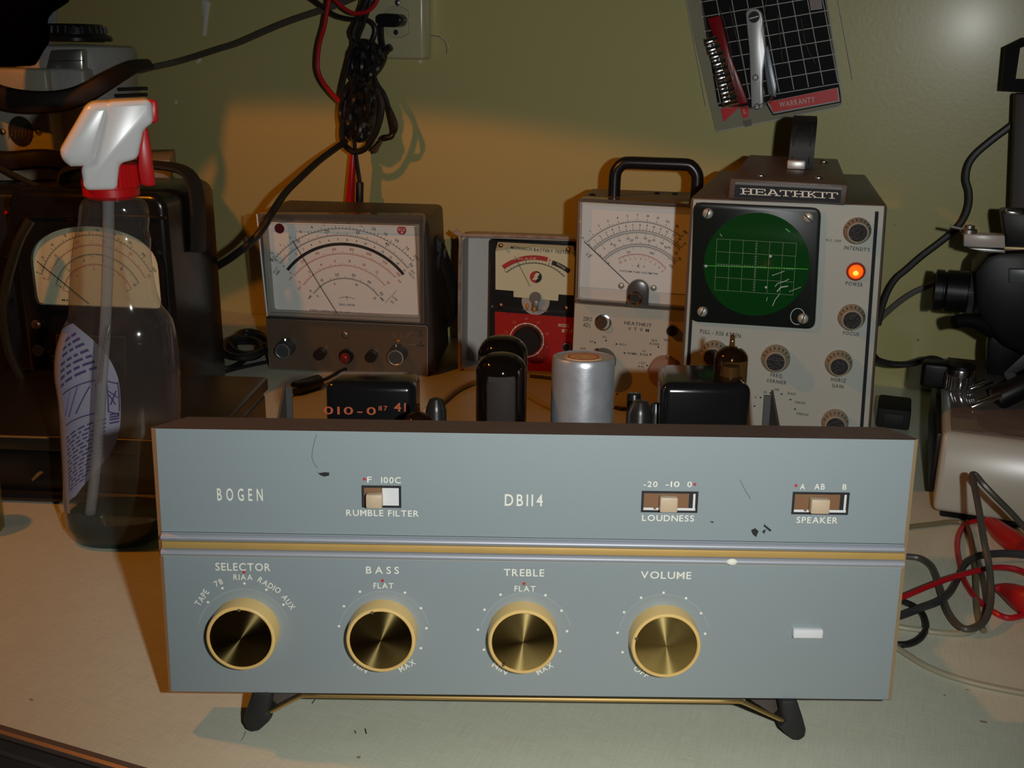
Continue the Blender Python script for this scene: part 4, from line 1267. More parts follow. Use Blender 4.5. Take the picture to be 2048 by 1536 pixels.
for a in ((1716, 460, 28, 1716, 466, 18.5), (1704, 632, 27.5, 1704.5, 641, 18), (1553, 716, 29, 1551, 724.5, 18), (1679, 724, 27.5, 1678.5, 734, 17.5), (1670, 840, 27, 1671, 853, 18), (1429, 706, 29, 1426, 716, 18)):
    scope_knob(*a)
u, v = FS.uv(1712, 544.5, -.004)
pl = MB().lathe([(.0062, 0), (.0060, .0012), (.0048, .0018), (.0046, 0)], (u, -.0012, v), (0, -1, 0), mat('lamp_rim_red', (.35, .04, .02), .3), 24).build('power_lamp', sc_)
M_lamp = mat('lit_neon', (.9, .25, .02), .25, emit=((1.0, .10, .003), .75))
MB().lathe([(.0047, 0), (.0044, .0018), (.0030, .0034), (0, .0042)], (u, -.0013, v), (0, -1, 0), M_lamp, 20).build('lamp_lens', pl)
MB().sphere((u - .0001, -.0040, v - .0004), .0023, mat('lit_filament', (1, .6, .1), .3, emit=((1.0, .45, .04), 1.4)), 12, (1, .8, .9)).build('lamp_glow', pl)
# raised top cover with the name plate
P = [FS.uv(1461, 356, -.002), FS.uv(1697, 369, -.002), FS.uv(1693, 411, -.002), FS.uv(1457, 397, -.002)]
hz = P[0][1]
XL, XR = P[0][0], P[1][0]
zb_ = TL[1] - .002
mb = MB()
M8 = [(XL, -.003, P[0][1]), (XR, -.003, P[1][1]), (XR - .0006, -.003, P[2][1]), (XL - .0006, -.003, P[3][1]), (XL + .002, DB - .004, P[0][1]), (XR - .002, DB - .004, P[1][1]), (XR - .002, DB - .004, zb_), (XL + .002, DB - .004, zb_)]
mb.hull8(M8, M_scb, .0012, 2)
top = mb.build('top_cover', sc_)
mb = MB()
Pn = [FS.uv(1471, 363, -.0035), FS.uv(1683.5, 374, -.0035), FS.uv(1680.5, 406, -.0035), FS.uv(1468.5, 394.5, -.0035)]
mb.prism(Pn, -.0040, -.0025, mat('name_plate_black', (.010, .011, .016), .6, spec=.3))
k = .0011
mb.poly([(Pn[0][0], Pn[0][1]), (Pn[1][0], Pn[1][1]), (Pn[1][0], Pn[1][1] - .0018), (Pn[0][0], Pn[0][1] - .0018)], mat('plate_edge_grey', (.14, .14, .13), .5), -.0042)
# wide slab letters drawn as strokes
def slab(ch):
    S_, T_ = .13, .10
    L = {'H': [('v', .22), ('v', .78), ('h', .5, .22, .78), ('s', .22, 0), ('s', .22, 1), ('s', .78, 0), ('s', .78, 1)],
         'E': [('v', .22), ('h', 1 - T_ / 2, .02, .90), ('h', .5, .22, .70), ('h', T_ / 2, .02, .94), ('b', .90, .66, 1.0), ('b', .94, 0, .36), ('b', .70, .38, .62)],
         'A': [('d', .14, 0, .46, 1), ('d', .86, 0, .54, 1), ('h', .34, .25, .75), ('s', .14, 0), ('s', .86, 0), ('h', .97, .28, .6)],
         'T': [('v', .5), ('h', 1 - T_ / 2, .04, .96), ('s', .5, 0), ('b', .06, .66, 1), ('b', .94, .66, 1)],
         'K': [('v', .22), ('s', .22, 0), ('s', .22, 1), ('d', .28, .42, .76, 1), ('d', .42, .55, .82, 0), ('s', .80, 0), ('s', .78, 1)],
         'I': [('v', .5), ('s', .5, 0), ('s', .5, 1)]}[ch]
    out = []
    for e in L:
        if e[0] == 'v': out.append([(e[1] - S_/2, 0), (e[1] + S_/2, 0), (e[1] + S_/2, 1), (e[1] - S_/2, 1)])
        if e[0] == 'h': out.append([(e[2], e[1] - T_/2), (e[3], e[1] - T_/2), (e[3], e[1] + T_/2), (e[2], e[1] + T_/2)])
        if e[0] == 's':
            z = e[2] * (1 - T_); out.append([(e[1] - .22, z), (e[1] + .22, z), (e[1] + .22, z + T_), (e[1] - .22, z + T_)])
        if e[0] == 'b': out.append([(e[1] - .05, e[2]), (e[1] + .05, e[2]), (e[1] + .05, e[3]), (e[1] - .05, e[3])])
        if e[0] == 'd': out.append([(e[1] - S_/2, e[2]), (e[1] + S_/2, e[2]), (e[3] + S_/2, e[4]), (e[3] - S_/2, e[4])])
    return out
x, adv = 1480.5, {'H': 28.0, 'E': 24.5, 'A': 27.5, 'T': 25, 'K': 27.5, 'I': 13.5}
gx = x
for ch in 'HEATHKIT':
    w = adv[ch]
    cell = w if ch != 'I' else 26
    ox = gx - (cell - w) / 2
    for q in slab(ch):
        pts = []
        for a, b in q:
            px = ox + a * cell * .98
            py = 390 + (px - 1480) * .048 - b * 12.5 - (px - 1480) * .0
            pts.append(FS.uv(px, py - 1.5, -.0045))
        mb.poly(pts, M_inkw, -.0043)
    gx += w * .985
mb.build('name_plate', top)
for x, y in ((1522, 351), (1637, 355), (1648, 323)):
    p = uz(FS, x, y, P[0][1])
    MB().sphere((p.x, p.y, P[0][1]), .0032, M_steel, 14, (1, 1, .55)).build('rivet', top)
# handle: black strap seen end-on, with a chrome bracket
hx0, hx1 = 1578, 1632
pz = P[0][1]
p0 = uz(FS, 1592, 338, pz)
w = math.dist(FS.uv(1579, 290, p0.y), FS.uv(1631, 290, p0.y))
ctr = FS.uv(1605, 290, p0.y)[0]
ztop = FS.uv(1605, 240, p0.y + .012)[1]
hb = MB().box((FS.uv(1592, 336, p0.y)[0], p0.y + .004, pz + .003), (w * .72, .012, .0065), mat('bright_bracket', (.62, .62, .60), .38, .5), .0014).build('handle_bracket', sc_)
HL = .085
prof = [(0, pz - .001), (-.002, pz + .012), (0, ztop - .010), (.006, ztop - .001), (.014, ztop), (HL - .014, ztop), (HL - .006, ztop - .001), (HL, ztop - .010), (HL + .002, pz + .012), (HL, pz - .001)]
ins = [(.009, pz - .001), (.008, pz + .012), (.010, ztop - .012), (.013, ztop - .009), (.018, ztop - .008), (HL - .018, ztop - .008), (HL - .013, ztop - .009), (HL - .010, ztop - .012), (HL - .008, pz + .012), (HL - .009, pz - .001)]
vs, fs = [], []
for sx in (-1, 1):
    for pr in (prof, ins):
        vs += [(ctr + sx * w / 2 * .98, p0.y + .010 + a, b) for a, b in pr]
n = len(prof)
for i in range(n - 1):
    fs += [(i, i + 1, n + i + 1, n + i), (2*n + i, 3*n + i, 3*n + i + 1, 2*n + i + 1), (i, 2*n + i, 2*n + i + 1, i + 1), (n + i, n + i + 1, 3*n + i + 1, 3*n + i)]
M_hand = mat('handle_black', (.009, .009, .010), .5, spec=.35)
mb = MB().add(vs, fs, M_hand)
for k in (-.36, .30):
    mb.box((ctr + k * w, p0.y + .0092, (pz + ztop) / 2), (w * .05, .0014, (ztop - pz) * .8), M_hand, .0004)
mb.build('carry_handle', sc_)

# ------------------------------------------------------------------ wall socket
out_ = thing('electrical_outlet', Frame(FW.pos + FW.m @ Vector((*[FW.uv(795, 40)[0]], 0, FW.uv(795, 40)[1])), -20.5), 'cream surface box electrical outlet on the wall with a black plug in it', 'outlet')
FO = Frame(out_.location, -20.5)
M_ivory = mat('ivory_plate', (0.54, 0.51, 0.31), 0.22, spec=.6)
r_, b_ = FO.uv(857, 60, -.02)[0] - .0055, FO.uv(800, 118, -.02)[1]
l_ = r_ - .070
mb = MB()
mb.box(((l_ + r_) / 2, -.010, b_ + .057), (r_ - l_, .020, .114), M_ivory, .0035, 3)
mb.build('cover_plate', out_)
for up in (0, 1):
    cu, cv = FO.uv(793, 44, -.021)
    cv += up * .039
    mb = MB()
    pts = [(cu + max(-.0125, min(.0125, .017 * math.cos(R(t)))), cv + .0145 * math.sin(R(t))) for t in range(0, 360, 10)]
    mb.prism(pts, -.0212, -.0195, mat('receptacle_ivory', (.50, .47, .30), .3), .0004)
    mb.stroke(pts + pts[:1], .0006, M_crack, -.0201)
    gu, gv = cu - .0008, cv - .0095
    mb.disc(gu, gv, .0026, M_ink, -.0214, 14)
    if up:
        for sx in (-1, 1):
            mb.box((cu + sx * .0062, -.0212, cv + .004), (.0018, .0006, .008), M_ink)
    mb.build('receptacle', out_)
u, v = FO.uv(794, 5, -.021)
MB().sphere((u, -.0202, v), .0030, M_steel, 12, (1, .4, 1)).build('screw', out_)

# ------------------------------------------------------------------ cords hanging on the wall
def cable(name, pts, r, m, label, cat='cable', group=None, flat=1.0, seg=8, n=7):
    """pts: (px, py, y) on the vertical plane at world depth y, or (px, py, 'z', h) at height h above the bench"""
    P = []
    for p in pts:
        P.append(at_z(p[0], p[1], p[3]) if p[2] == 'z' else at_y(p[0], p[1], p[2]))
    o = P[0]
    mb = MB().tube([q - o for q in P], r, m, seg, n, flat)
    ob = mb.build(name)
    ob.location = o
    return tag(ob, label, cat, group), o, P
def wy(px, py, off):
    """world depth y a little in front of the wall along this pixel's ray"""
    u, v = FW.uv(px, py, -off)
    return (FW.pos + FW.m @ Vector((u, -off, v))).y
def onw(pts, off):
    return [(x, y, wy(x, y, off if not isinstance(off, list) else off[i])) for i, (x, y) in enumerate(pts)]
M_greycable = mat('grey_cable', (0.085, 0.075, 0.060), 0.45)
cable('grey_cable', [(240, 152, 1.12), (300, 136, 1.14)] + onw([(360, 122), (440, 97), (480, 84), (571, 45), (662, 14), (706, -4), (780, -36)], .030), .0031, M_greycable, 'thick grey cable running diagonally up the wall from the grey machine', 'cable')
# bundled power cord
pl = thing('power_cord', FW.pos + FW.m @ Vector((*[FW.uv(715, 170, -.045)[0]], -.045, FW.uv(715, 170, -.045)[1])), 'black power cord tied in a hanging bundle, plugged into the wall outlet', 'power cord')
def rel(o, pts):
    return [at_y(*p) - o.location for p in pts]
rnd = random.Random(3)
mb = MB()
loops = []
for k in range(16):
    cx, w = 730 + rnd.uniform(-10, 12), rnd.uniform(4, 26)
    for t in range(0, 360, 30):
        x = cx + w * math.cos(R(t)) * (1 - .35 * max(0, -math.sin(R(t)))) - (10 * max(0, -math.sin(R(t))))
        y = 124 - 40 * math.sin(R(t)) + rnd.uniform(-3, 3)
        loops.append((x, y, rnd.uniform(.030, .052)))
for k in range(17):
    cx, w = 716 + rnd.uniform(-9, 10), rnd.uniform(3, 27)
    for t in range(90, 450, 30):
        x = cx + w * math.cos(R(t)) * (1 - .3 * max(0, math.sin(R(t)) - .4)) + (6 * max(0, math.sin(R(t))))
        y = 222 - 56 * math.sin(R(t)) + rnd.uniform(-3, 3)
        loops.append((x, y, rnd.uniform(.034, .058)))
mb.tube(rel(pl, [(x, y, wy(x, y, o)) for x, y, o in loops]), .0026, M_cord, 6, 4)
mb.build('coiled_bundle', pl)
mb = MB()
mb.tube(rel(pl, onw([(752, 178), (763, 205), (761, 235), (750, 268), (733, 295), (713, 304), (696, 297), (686, 282), (684, 262), (688, 236)], .055)), .0030, M_cord, 8, 6)
mb.build('bottom_loop', pl)
mb = MB()
mb.tube(rel(pl, onw([(763, 36), (762, 55), (763, 80), (767, 98), (768, 118), (757, 138), (742, 152)], [.030, .030, .032, .034, .036, .045, .045])), .0042, M_cord, 8, 6, .7)
mb.tube(rel(pl, onw([(768, 108), (775, 99), (782, 94)], .036)), .0036, M_cord, 8, 4)
mb.build('plug_lead', pl)
A_, B_ = FO.uv(757, 28, -.030), FO.uv(808, 52, -.030)
Pq = [FO.uv(757, 30, -.03), FO.uv(764, 26, -.03), FO.uv(776, 25, -.03), FO.uv(800, 27, -.03), FO.uv(807, 33, -.03), FO.uv(808, 42, -.03), FO.uv(802, 51, -.03), FO.uv(790, 53, -.03), FO.uv(770, 52, -.03), FO.uv(764, 49, -.03), FO.uv(757, 44, -.03)]
off = out_.location - pl.location
Mx = Matrix.Translation(off) @ FW.m.to_4x4()
MB().prism(Pq, -.036, -.0205, M_black, .003, 3, Mx).build('plug', pl)
# flat twisted lead with a bare copper end
def twist(t):
    return .0016 + .0016 * abs(math.sin(t * 9))
mb = MB()
mb.tube(rel(pl, onw([(748, 150), (755, 172), (767, 190), (777, 210), (786, 236), (790, 252), (789, 264), (783, 273), (774, 275), (765, 279)], .045)), twist, M_cord, 8, 7)
mb.build('twisted_lead', pl)
mb = MB()
Mcop = mat('frayed_copper', (.16, .085, .035), .5, .3)
for k in range(7):
    mb.tube(rel(pl, onw([(766, 278), (757 + rnd.uniform(-2, 3), 289 + rnd.uniform(-3, 3)), (747 + rnd.uniform(-5, 8), 304 + rnd.uniform(-4, 4))], .045)), .0011, Mcop, 5, 4)
mb.build('copper_strands', pl)
# other loose leads
cable('black_lead', onw([(610, -12), (632, 3), (650, 17), (672, 31), (700, 38), (733, 40), (748, 50), (751, 64), (744, 84), (732, 100)], .040), .0022, M_cord, 'thin black lead entering the cord bundle from the top left', 'cable')
cable('black_lead', onw([(736, -10), (731, 4), (720, 30), (709, 56), (706, 68), (709, 82), (713, 96)], .040), lambda t: .0024 + .0014 * abs(math.sin(t * 8)), M_cord, 'twisted black lead hanging straight down into the bundle from above', 'cable')
cable('black_lead', onw([(742, -10), (738, 12), (730, 40), (718, 70), (704, 100), (693, 140), (684, 178), (680, 205)], .045), .0020, M_cord, 'thin black lead along the left side of the bundle', 'cable')
cable('hanging_cable', [(692, 282, 1.055), (675, 294, 1.045), (636, 323, 1.02), (597, 359, .985), (571, 385, .955), (548, 419, .925), (527, 455, .912), (503, 484, .905), (480, 502, .905), (455, 520, .91), (425, 538, .918)], .0033, M_cord, 'black cord sagging from the bundle across the wide meter to the left', 'cord')
tl = thing('test_lead', at_y(704, 310, 1.072), 'red test lead with long red probe hanging behind the wide multimeter', 'test lead')
mb = MB()
mb.tube(rel(tl, onw([(660, -10), (656, 12), (649, 52), (640, 84), (636, 112), (636, 138), (645, 162), (664, 187), (684, 207)], .048)), .0021, M_redwire, 8, 7)
mb.build('wire', tl)
mb = MB()
a, b = [q for q in rel(tl, [(707, 300, 1.075), (699, 418, 1.078)])]
mb.cyl(a, b, .0031, M_red, 16, .0046, .001)
mb.build('probe', tl)
cable('red_wire', onw([(664, -10), (672, 2), (688, 16), (703, 25), (716, 27), (734, 23), (748, 12), (757, -4)], .050), .0019, M_redwire, 'red wire looping down in front of the wall at the top edge', 'cable')
tb = thing('test_lead', at_y(714, 310, 1.072), 'black test lead with sleeved probe hanging beside the red probe', 'test lead')
mb = MB()
mb.tube(rel(tb, [(708, 262, 1.07), (709, 285, 1.072), (713, 320, 1.074), (720, 366, 1.076)]), .0021, M_cord, 8, 5)
mb.build('wire', tb)
a, b = rel(tb, [(720, 364, 1.076), (719, 418, 1.076)])
MB().cyl(a, b, .0039, M_cord, 14, .0039, .001).build('probe_sleeve', tb)

# ------------------------------------------------------------------ carded socket set hung on the wall
c0 = FW.uv(1560, 60, -.004)
FP = Frame(FW.pos + FW.m @ Vector((c0[0], -.002, c0[1])), -20.5)
pk = thing('socket_set', FP, 'carded ratchet and socket set in clear blister packaging hanging on the wall', 'tool set')
M_card = mat('card_black', (.006, .006, .007), .6, spec=.15)
M_cgrey = mat('card_grid', (.55, .54, .50), .5)
M_cred = mat('card_red', (.80, .02, .025), .4)
q = lambda pts, d=-.003: [FP.uv(x, y, d) for x, y in pts]
mb = MB()
outl = q([(1336, -150), (1630, -160), (1684, 195), (1684, 208), (1676, 214), (1560, 238), (1436, 263), (1431, 258)], -.002)
mb.prism(outl, -.0022, -.0012, clear('blister_sheet', (.93, .93, .90), .08, 1.5, body=((.62, .60, .54), .26)))
mb.tube([(p[0], -.0024, p[1]) for p in outl], .0006, mat('edge_highlight', (.60, .59, .55), .25), 6, smooth=False)  # pale tube along the outline paints a highlight on the plastic edge
mb.build('blister_sheet', pk)
mb = MB()
mb.prism(q([(1379, -150), (1625, -150), (1680, 186), (1682, 205), (1546, 231), (1530, 205), (1506, 216), (1498, 215), (1437, 213), (1411, 60)]), -.0030, -.0024, M_card)
mb.poly(q([(1676, 175), (1680, 203), (1547, 228), (1533, 204)]), mat('card_silver', (.40, .40, .40), .35), -.0032)
mb.poly(q([(1674, 176), (1677, 201), (1547, 224.5), (1537, 204)]), M_cred, -.0034)
mb.ptext(FP, 'WARRANTY', 1594, 204, 11, mat('card_white', (.72, .68, .64), .5), 71, 10.5, -.0034, y=-.0036)
mb.poly(q([(1442, 217), (1478, 215), (1447, 244)]), M_cred, -.0034)
mb.poly(q([(1480, 214), (1497, 211), (1497, 234), (1487, 237)]), M_cred, -.0034)
mb.ptext(FP, 'L', 1490, 223, 8, mat('card_white', (.72, .68, .64), .5), 5, 8, -.0034, y=-.0037)
mb.poly(q([(1486, 241), (1503, 238), (1504, 251), (1490, 254)]), mat('card_olive', (.16, .15, .10), .5), -.0034)
# grid of lines on the card
ex, ey, o0 = (29.4, -5.0), (5.4, 29.0), (1532, 42)
for i in range(-5, 6):
    a = (o0[0] + ex[0]*i + ey[0]*-6.5, o0[1] + ex[1]*i + ey[1]*-6.5); b = (o0[0] + ex[0]*i + ey[0]*(4.9 if i >= -1 else 5), o0[1] + ex[1]*i + ey[1]*(4.9 if i >= -1 else 5))
    if a[0] < 1385 - 40 and b[0] < 1430: continue
    mb.pstroke(FP, [a, b] if i <= 3 else [a, b], 1.5, M_cgrey, -.0030, .0003)
for j in range(-6, 6):
    a = (o0[0] + ex[0]*-4.2 + ey[0]*j, o0[1] + ex[1]*-4.2 + ey[1]*j); b = (o0[0] + ex[0]*4.3 + ey[0]*j, o0[1] + ex[1]*4.3 + ey[1]*j)
    mb.pstroke(FP, [a, b], 1.5, M_cgrey, -.0030, .0003)
mb.poly(q([(1617, -10), (1642, -14), (1645, 18), (1622, 21)]), mat('card_grey_patch', (.30, .28, .26), .5), -.0034)
for k in range(4):
    mb.pstroke(FP, [(1622, -4 + k * 6), (1640, -7 + k * 6)], 1.6, mat('card_pink', (.42, .16, .16), .5), -.0034)
mb.build('backing_card', pk)
mb = MB()
mb.prism(q([(1414, 36), (1441, 30), (1461, 110), (1497, 206), (1470, 212), (1452, 150)], -.008), -.009, -.003, mat('tray_red', (.30, .005, .010), .3), .0012)
mb.build('red_tray', pk)
for k, (x, y) in enumerate(((1424, 82), (1429, 98), (1435, 112), (1440, 127), (1444, 140), (1448, 154), (1451, 168), (1455, 184), (1459, 201))):
    rr = .0040 + .00012 * k
    a = FP.uv(x - 14, y + 4, -.012); b = FP.uv(x + 12 + k * .5, y - 4, -.012)
    MB().lathe([(0, 0), (rr, 0), (rr, .006), (rr * .93, .0065), (rr * .93, .008), (rr, .0085), (rr, math.dist(a, b)), (rr * .7, math.dist(a, b)), (rr * .7, math.dist(a, b) - .003), (0, math.dist(a, b) - .003)], (a[0], -.009, a[1]), (b[0] - a[0], 0, b[1] - a[1]), M_chrome, 20).build('socket', pk)
mb = MB()
ra = q([(1491, 28), (1493, 21), (1499, 17), (1508, 16), (1516, 18), (1523, 25), (1526, 38), (1529, 70), (1532, 100), (1526, 140), (1525, 170), (1527, 212), (1521, 218), (1503, 219), (1502, 205), (1500, 150), (1498, 100), (1494, 60)], -.010)
M_ratchet = mat('ratchet_satin', (.72, .72, .73), .36, .35)
mb.prism(ra, -.010, -.0035, M_ratchet, .0014)
u, v = FP.uv(1508, 34, -.0105)
mb.disc(u, v, .0048, M_ink, -.0103, 24)
mb.poly([(u - .004, v - .001), (u + .004, v + .0012), (u + .004, v + .0002), (u - .004, v - .002)], M_steel, -.0106)
for x, y in ((1511, 155), (1514, 213)):
    mb.pdot(FP, x, y, 6, M_ink, -.0101, 18)
    mb.pdot(FP, x, y, 4.3, M_white, -.0103, 16)
mb.build('ratchet_handle', pk)
mb = MB()
mb.prism(q([(1526, 96), (1536, 90), (1553, 170), (1552, 196), (1536, 190), (1530, 150)], -.008), -.008, -.0035, mat('grey_steel_bar', (.34, .38, .44), .4, .6), .0015)
mb.build('extension_bar', pk)
# raised clear bubble over the tools
mb = MB()
bub = q([(1379, -150), (1560, -150), (1530, 60), (1553, 190), (1545, 205), (1510, 219), (1450, 214), (1437, 207)], -.006)
c_ = (sum(p[0] for p in bub) / len(bub), sum(p[1] for p in bub) / len(bub))
top_ = [(c_[0] + (p[0] - c_[0]) * .93, c_[1] + (p[1] - c_[1]) * .96) for p in bub]
n = len(bub)
mb.add([(p[0], -.003, p[1]) for p in bub] + [(p[0], -.017, p[1]) for p in top_], [tuple(range(n, 2*n))] + [(i, (i+1) % n, n + (i+1) % n, n + i) for i in range(n)], M_clear)
mb.tube([(p[0], -.017, p[1]) for p in top_], .0004, M_edgec, 5, smooth=False)
for pts in ([(1441, 20), (1455, 70), (1468, 140), (1478, 195)], [(1459, 15), (1470, 62), (1486, 130), (1495, 180)], [(1555, 30), (1560, 80), (1566, 130)], [(1602, 38), (1612, 90), (1631, 128)]):
    mb.tube([(a, -.012, b) for a, b in q(pts, -.012)], .0005, M_edgec, 6)
mb.build('blister_bubble', pk)

# ------------------------------------------------------------------ left side
M_dark = mat('dark_instrument_case', (0.014, 0.015, 0.020), 0.4)
FI = Frame((-0.50, 0.875, 0.0), -4)
ins = thing('instrument_cabinet', FI, 'dark instrument cabinet at left edge carrying the pale wooden board', 'cabinet')
MB().box((0, .11, .087), (.22, .22, .174), M_dark, .004, 3).build('cabinet_body', ins)
mb = MB()
mb.box((0, -.002, .087), (.20, .004, .15), mat('dark_blue_panel', (.012, .014, .022), .35), .001)
mb.build('front_panel', ins)
u, v = FI.uv(12, 426, -.005)
MB().sphere((u, -.0045, v), .0018, mat('red_bead', (.6, .01, .01), .2), 10).build('red_button', ins)
for x, y in ((22, 410), (8, 520), (14, 600), (10, 745)):
    front_knob(FI, x, y, 6, .006, ins, M_black, None, -.004, 'knob')
mb = MB()
mb.prism([FI.uv(-60, 790, -.008), FI.uv(-60, 776, -.008), FI.uv(44, 764, -.008), FI.uv(46, 772, -.008)], -.008, -.002, mat('bumper_blue', (.03, .035, .05), .3), .001)
mb.build('lower_rail', ins)
FBd = Frame((-0.46, 0.945, 0.1745), 15)
bd = MB()
w0, w1 = FBd.uv(-60, 362, 0)[0], FBd.uv(341, 330, 0)[0]
bd.box(((w0 + w1) / 2, .055, .0085), (w1 - w0, .11, .017), mat('pale_board', (.40, .33, .24), .6, speck=(30, (.26, .20, .14), .8)), .0015)
bdo = bd.build('wooden_board')
bdo.location = FBd.pos; bdo.rotation_euler = FBd.euler
tag(bdo, 'pale wooden board lying across dark cabinet under the grey machine', 'board')
# grey enamelled machine with a black fluted knob
FM = Frame((-0.432, 1.000, 0.1925), 4)
mc = thing('grey_machine', FM, 'grey enamelled machine with black fluted top knob and round badge, on the board', 'machine')
M_ham = mat('grey_hammer_paint', (0.34, 0.35, 0.34), 0.34, bump=(500, .35), speck=(120, (.40, .40, .38), .7))
M_hamt = mat('olive_grey_paint', (0.34, 0.32, 0.24), 0.36, bump=(500, .25))
def M_uv(px, py, d): return FM.uv(px, py, d)
# drum
cu, cz = M_uv(152, 90, .065)
rd = math.dist(M_uv(36, 140, .065), M_uv(268, 140, .065)) / 2
zb = .001
mb = MB()
mb.lathe([(0, zb), (rd * .97, zb), (rd * .97, cz - .030), (rd, cz - .026), (rd, cz - .006), (rd * .97, cz - .002), (rd * .9, cz), (0, cz + .001)], (cu, .065, 0), (0, 0, 1), M_ham, 48)
mb.build('drum_body', mc)
mb = MB()
kr = math.dist(M_uv(88, 70, .06), M_uv(210, 70, .06)) / 2
ku, kz = M_uv(150, 80, .062)
kt = M_uv(150, 46, .062)[1]
mb.lathe([(kr * 1.16, 0), (kr * 1.18, .003), (kr * 1.12, .0055), (kr, .006), (kr * .97, (kt - kz) * .8), (kr * .86, kt - kz), (0, kt - kz + .0005)], (ku, .065, kz - .001), (0, 0, 1), M_black, 40)
for k in range(24):
    a = 2 * PI * k / 24
    mb.cyl((ku + kr * .985 * math.cos(a), .065 + kr * .985 * math.sin(a), kz + .006), (ku + kr * .95 * math.cos(a), .065 + kr * .95 * math.sin(a), kz + (kt - kz) * .8), .0016, M_black, 8)
mb.build('fluted_knob', mc)
# bright door plate on the drum
mb = MB()
A = [M_uv(102, 100, -.004), M_uv(164, 98, -.004), M_uv(166, 150, -.004), M_uv(90, 150, -.004)]
mb.prism(A, -.004, .012, mat('plated_cover', (.50, .50, .48), .25, .9), .002)
mb.stroke([M_uv(100, 122, -.0045), M_uv(164, 121, -.0045)], .0008, M_ink, -.0045)
mb.build('bright_cover', mc)
mb = MB()
mb.box(((M_uv(-60, 150, -.02)[0] + M_uv(92, 150, -.02)[0]) / 2, .014, (M_uv(40, 137, -.02)[1] + M_uv(40, 195, -.02)[1]) / 2), (M_uv(92, 150, -.02)[0] - M_uv(-60, 150, -.02)[0], .062, M_uv(40, 137, -.02)[1] - M_uv(40, 195, -.02)[1]), M_hamt, .003, 3)
mb.box(((M_uv(92, 150, -.012)[0] + M_uv(166, 150, -.012)[0]) / 2, .020, (M_uv(40, 136, -.012)[1] + M_uv(40, 190, -.012)[1]) / 2), (M_uv(166, 150, -.012)[0] - M_uv(92, 150, -.012)[0], .056, M_uv(40, 136, -.012)[1] - M_uv(40, 190, -.012)[1]), M_ham, .003, 3)
mb.build('gear_housing', mc)
mb = MB()
zt_, zl_ = M_uv(40, 212, -.022)[1], .001
xL, xR = M_uv(-60, 260, -.022)[0], M_uv(102, 260, -.022)[0]
mb.box(((xL + xR) / 2, .006, (zt_ + zl_) / 2), (xR - xL, .056, zt_ - zl_), M_hamt, .003, 3)
fb = mb.build('front_block', mc)
u, v = M_uv(40, 263, -.024)
mb = MB()
mb.lathe([(0, .0016), (.0128, .0016), (.0135, 0)], (u, -.022, v), (0, -1, 0), mat('badge_dark', (.035, .028, .022), .4, .5), 36, sx=.82)
for k in range(7):
    a = -0.009 + .003 * k
    mb.stroke([(u + a - .002, v - .006 + .002 * (k % 2)), (u + a, v + .004), (u + a + .002, v - .004)], .0006, mat('badge_bronze', (.20, .12, .05), .4, .6), -.0238)
mb.build('round_badge', mc)
for x in (4, 76):
    u, v = M_uv(x, 264, -.0235)
    MB().sphere((u, -.0225, v), .0030, mat('brass_screw', (.40, .27, .10), .3, .9), 12, (1, .5, 1)).build('screw', mc)
mb = MB()
for y, x0, x1 in ((181, 218, 264), (194, 214, 264), (138, 214, 236)):
    a, b = M_uv(x0, y, .004), M_uv(x1, y, .010)
    n = 6
    P = []
    for k in range(n + 1):
        xx = a[0] + (b[0] - a[0]) * k / n
        dy = math.sqrt(max(0, rd**2 - (xx - cu)**2))
        P.append((xx, .065 - dy - .0003, a[1]))
    mb.tube(P, .0017, M_ink, 6, smooth=False)
mb.build('vent_slot', mc)
mb = MB()
a, b = M_uv(60, 128, -.012), M_uv(64, 92, -.006)
mb.tube([(a[0], -.016, a[1]), ((a[0] + b[0]) / 2, -.004, (a[1] + b[1]) / 2), (b[0], .008, b[1])], .0024, mat('copper_stud', (.40, .17, .08), .35, .8), 8)
mb.build('lever', mc)
cable('black_strap', [(-30, 185, .955), (20, 200, .952), (70, 205, .950), (120, 202, .952), (165, 190, .957), (210, 165, .965), (245, 145, .985), (272, 132, 1.02), (300, 128, 1.075)], lambda t: .0115 - .006 * t, mat('brown_black_strap', (.014, .010, .008), .6, spec=.3), 'broad dark strap of bundled cable sagging across the front of the grey machine', 'strap', flat=.45, seg=10)
cable('dark_hose', [(-30, 318, .935), (20, 322, .932), (70, 318, .935), (110, 320, .945), (150, 335, .96)], .0085, mat('brown_black_strap', (.014, .010, .008), .6, spec=.3), 'dark hose lying along the front edge of the wooden board', 'hose', flat=.7)
cable('black_wire', [(-20, 325, .925), (0, 336, .92), (40, 356, .905), (85, 378, .885), (110, 392, .87)], .0026, mat('olive_black_wire', (.035, .033, .022), .35), 'thin stiff black wire slanting down over the board to the bakelite meter', 'cable')
cable('black_cable', [(60, 440, .775), (38, 480, .772), (22, 530, .772), (11, 575, .772), (7, 628, .77), (12, 671, .77), (22, 712, .77), (40, 752, .772), (64, 787, .775), (90, 814, .778)], .0036, mat('brown_cable', (.030, .024, .012), .3), 'black cable curving down beside the left of the bakelite meter', 'cable')
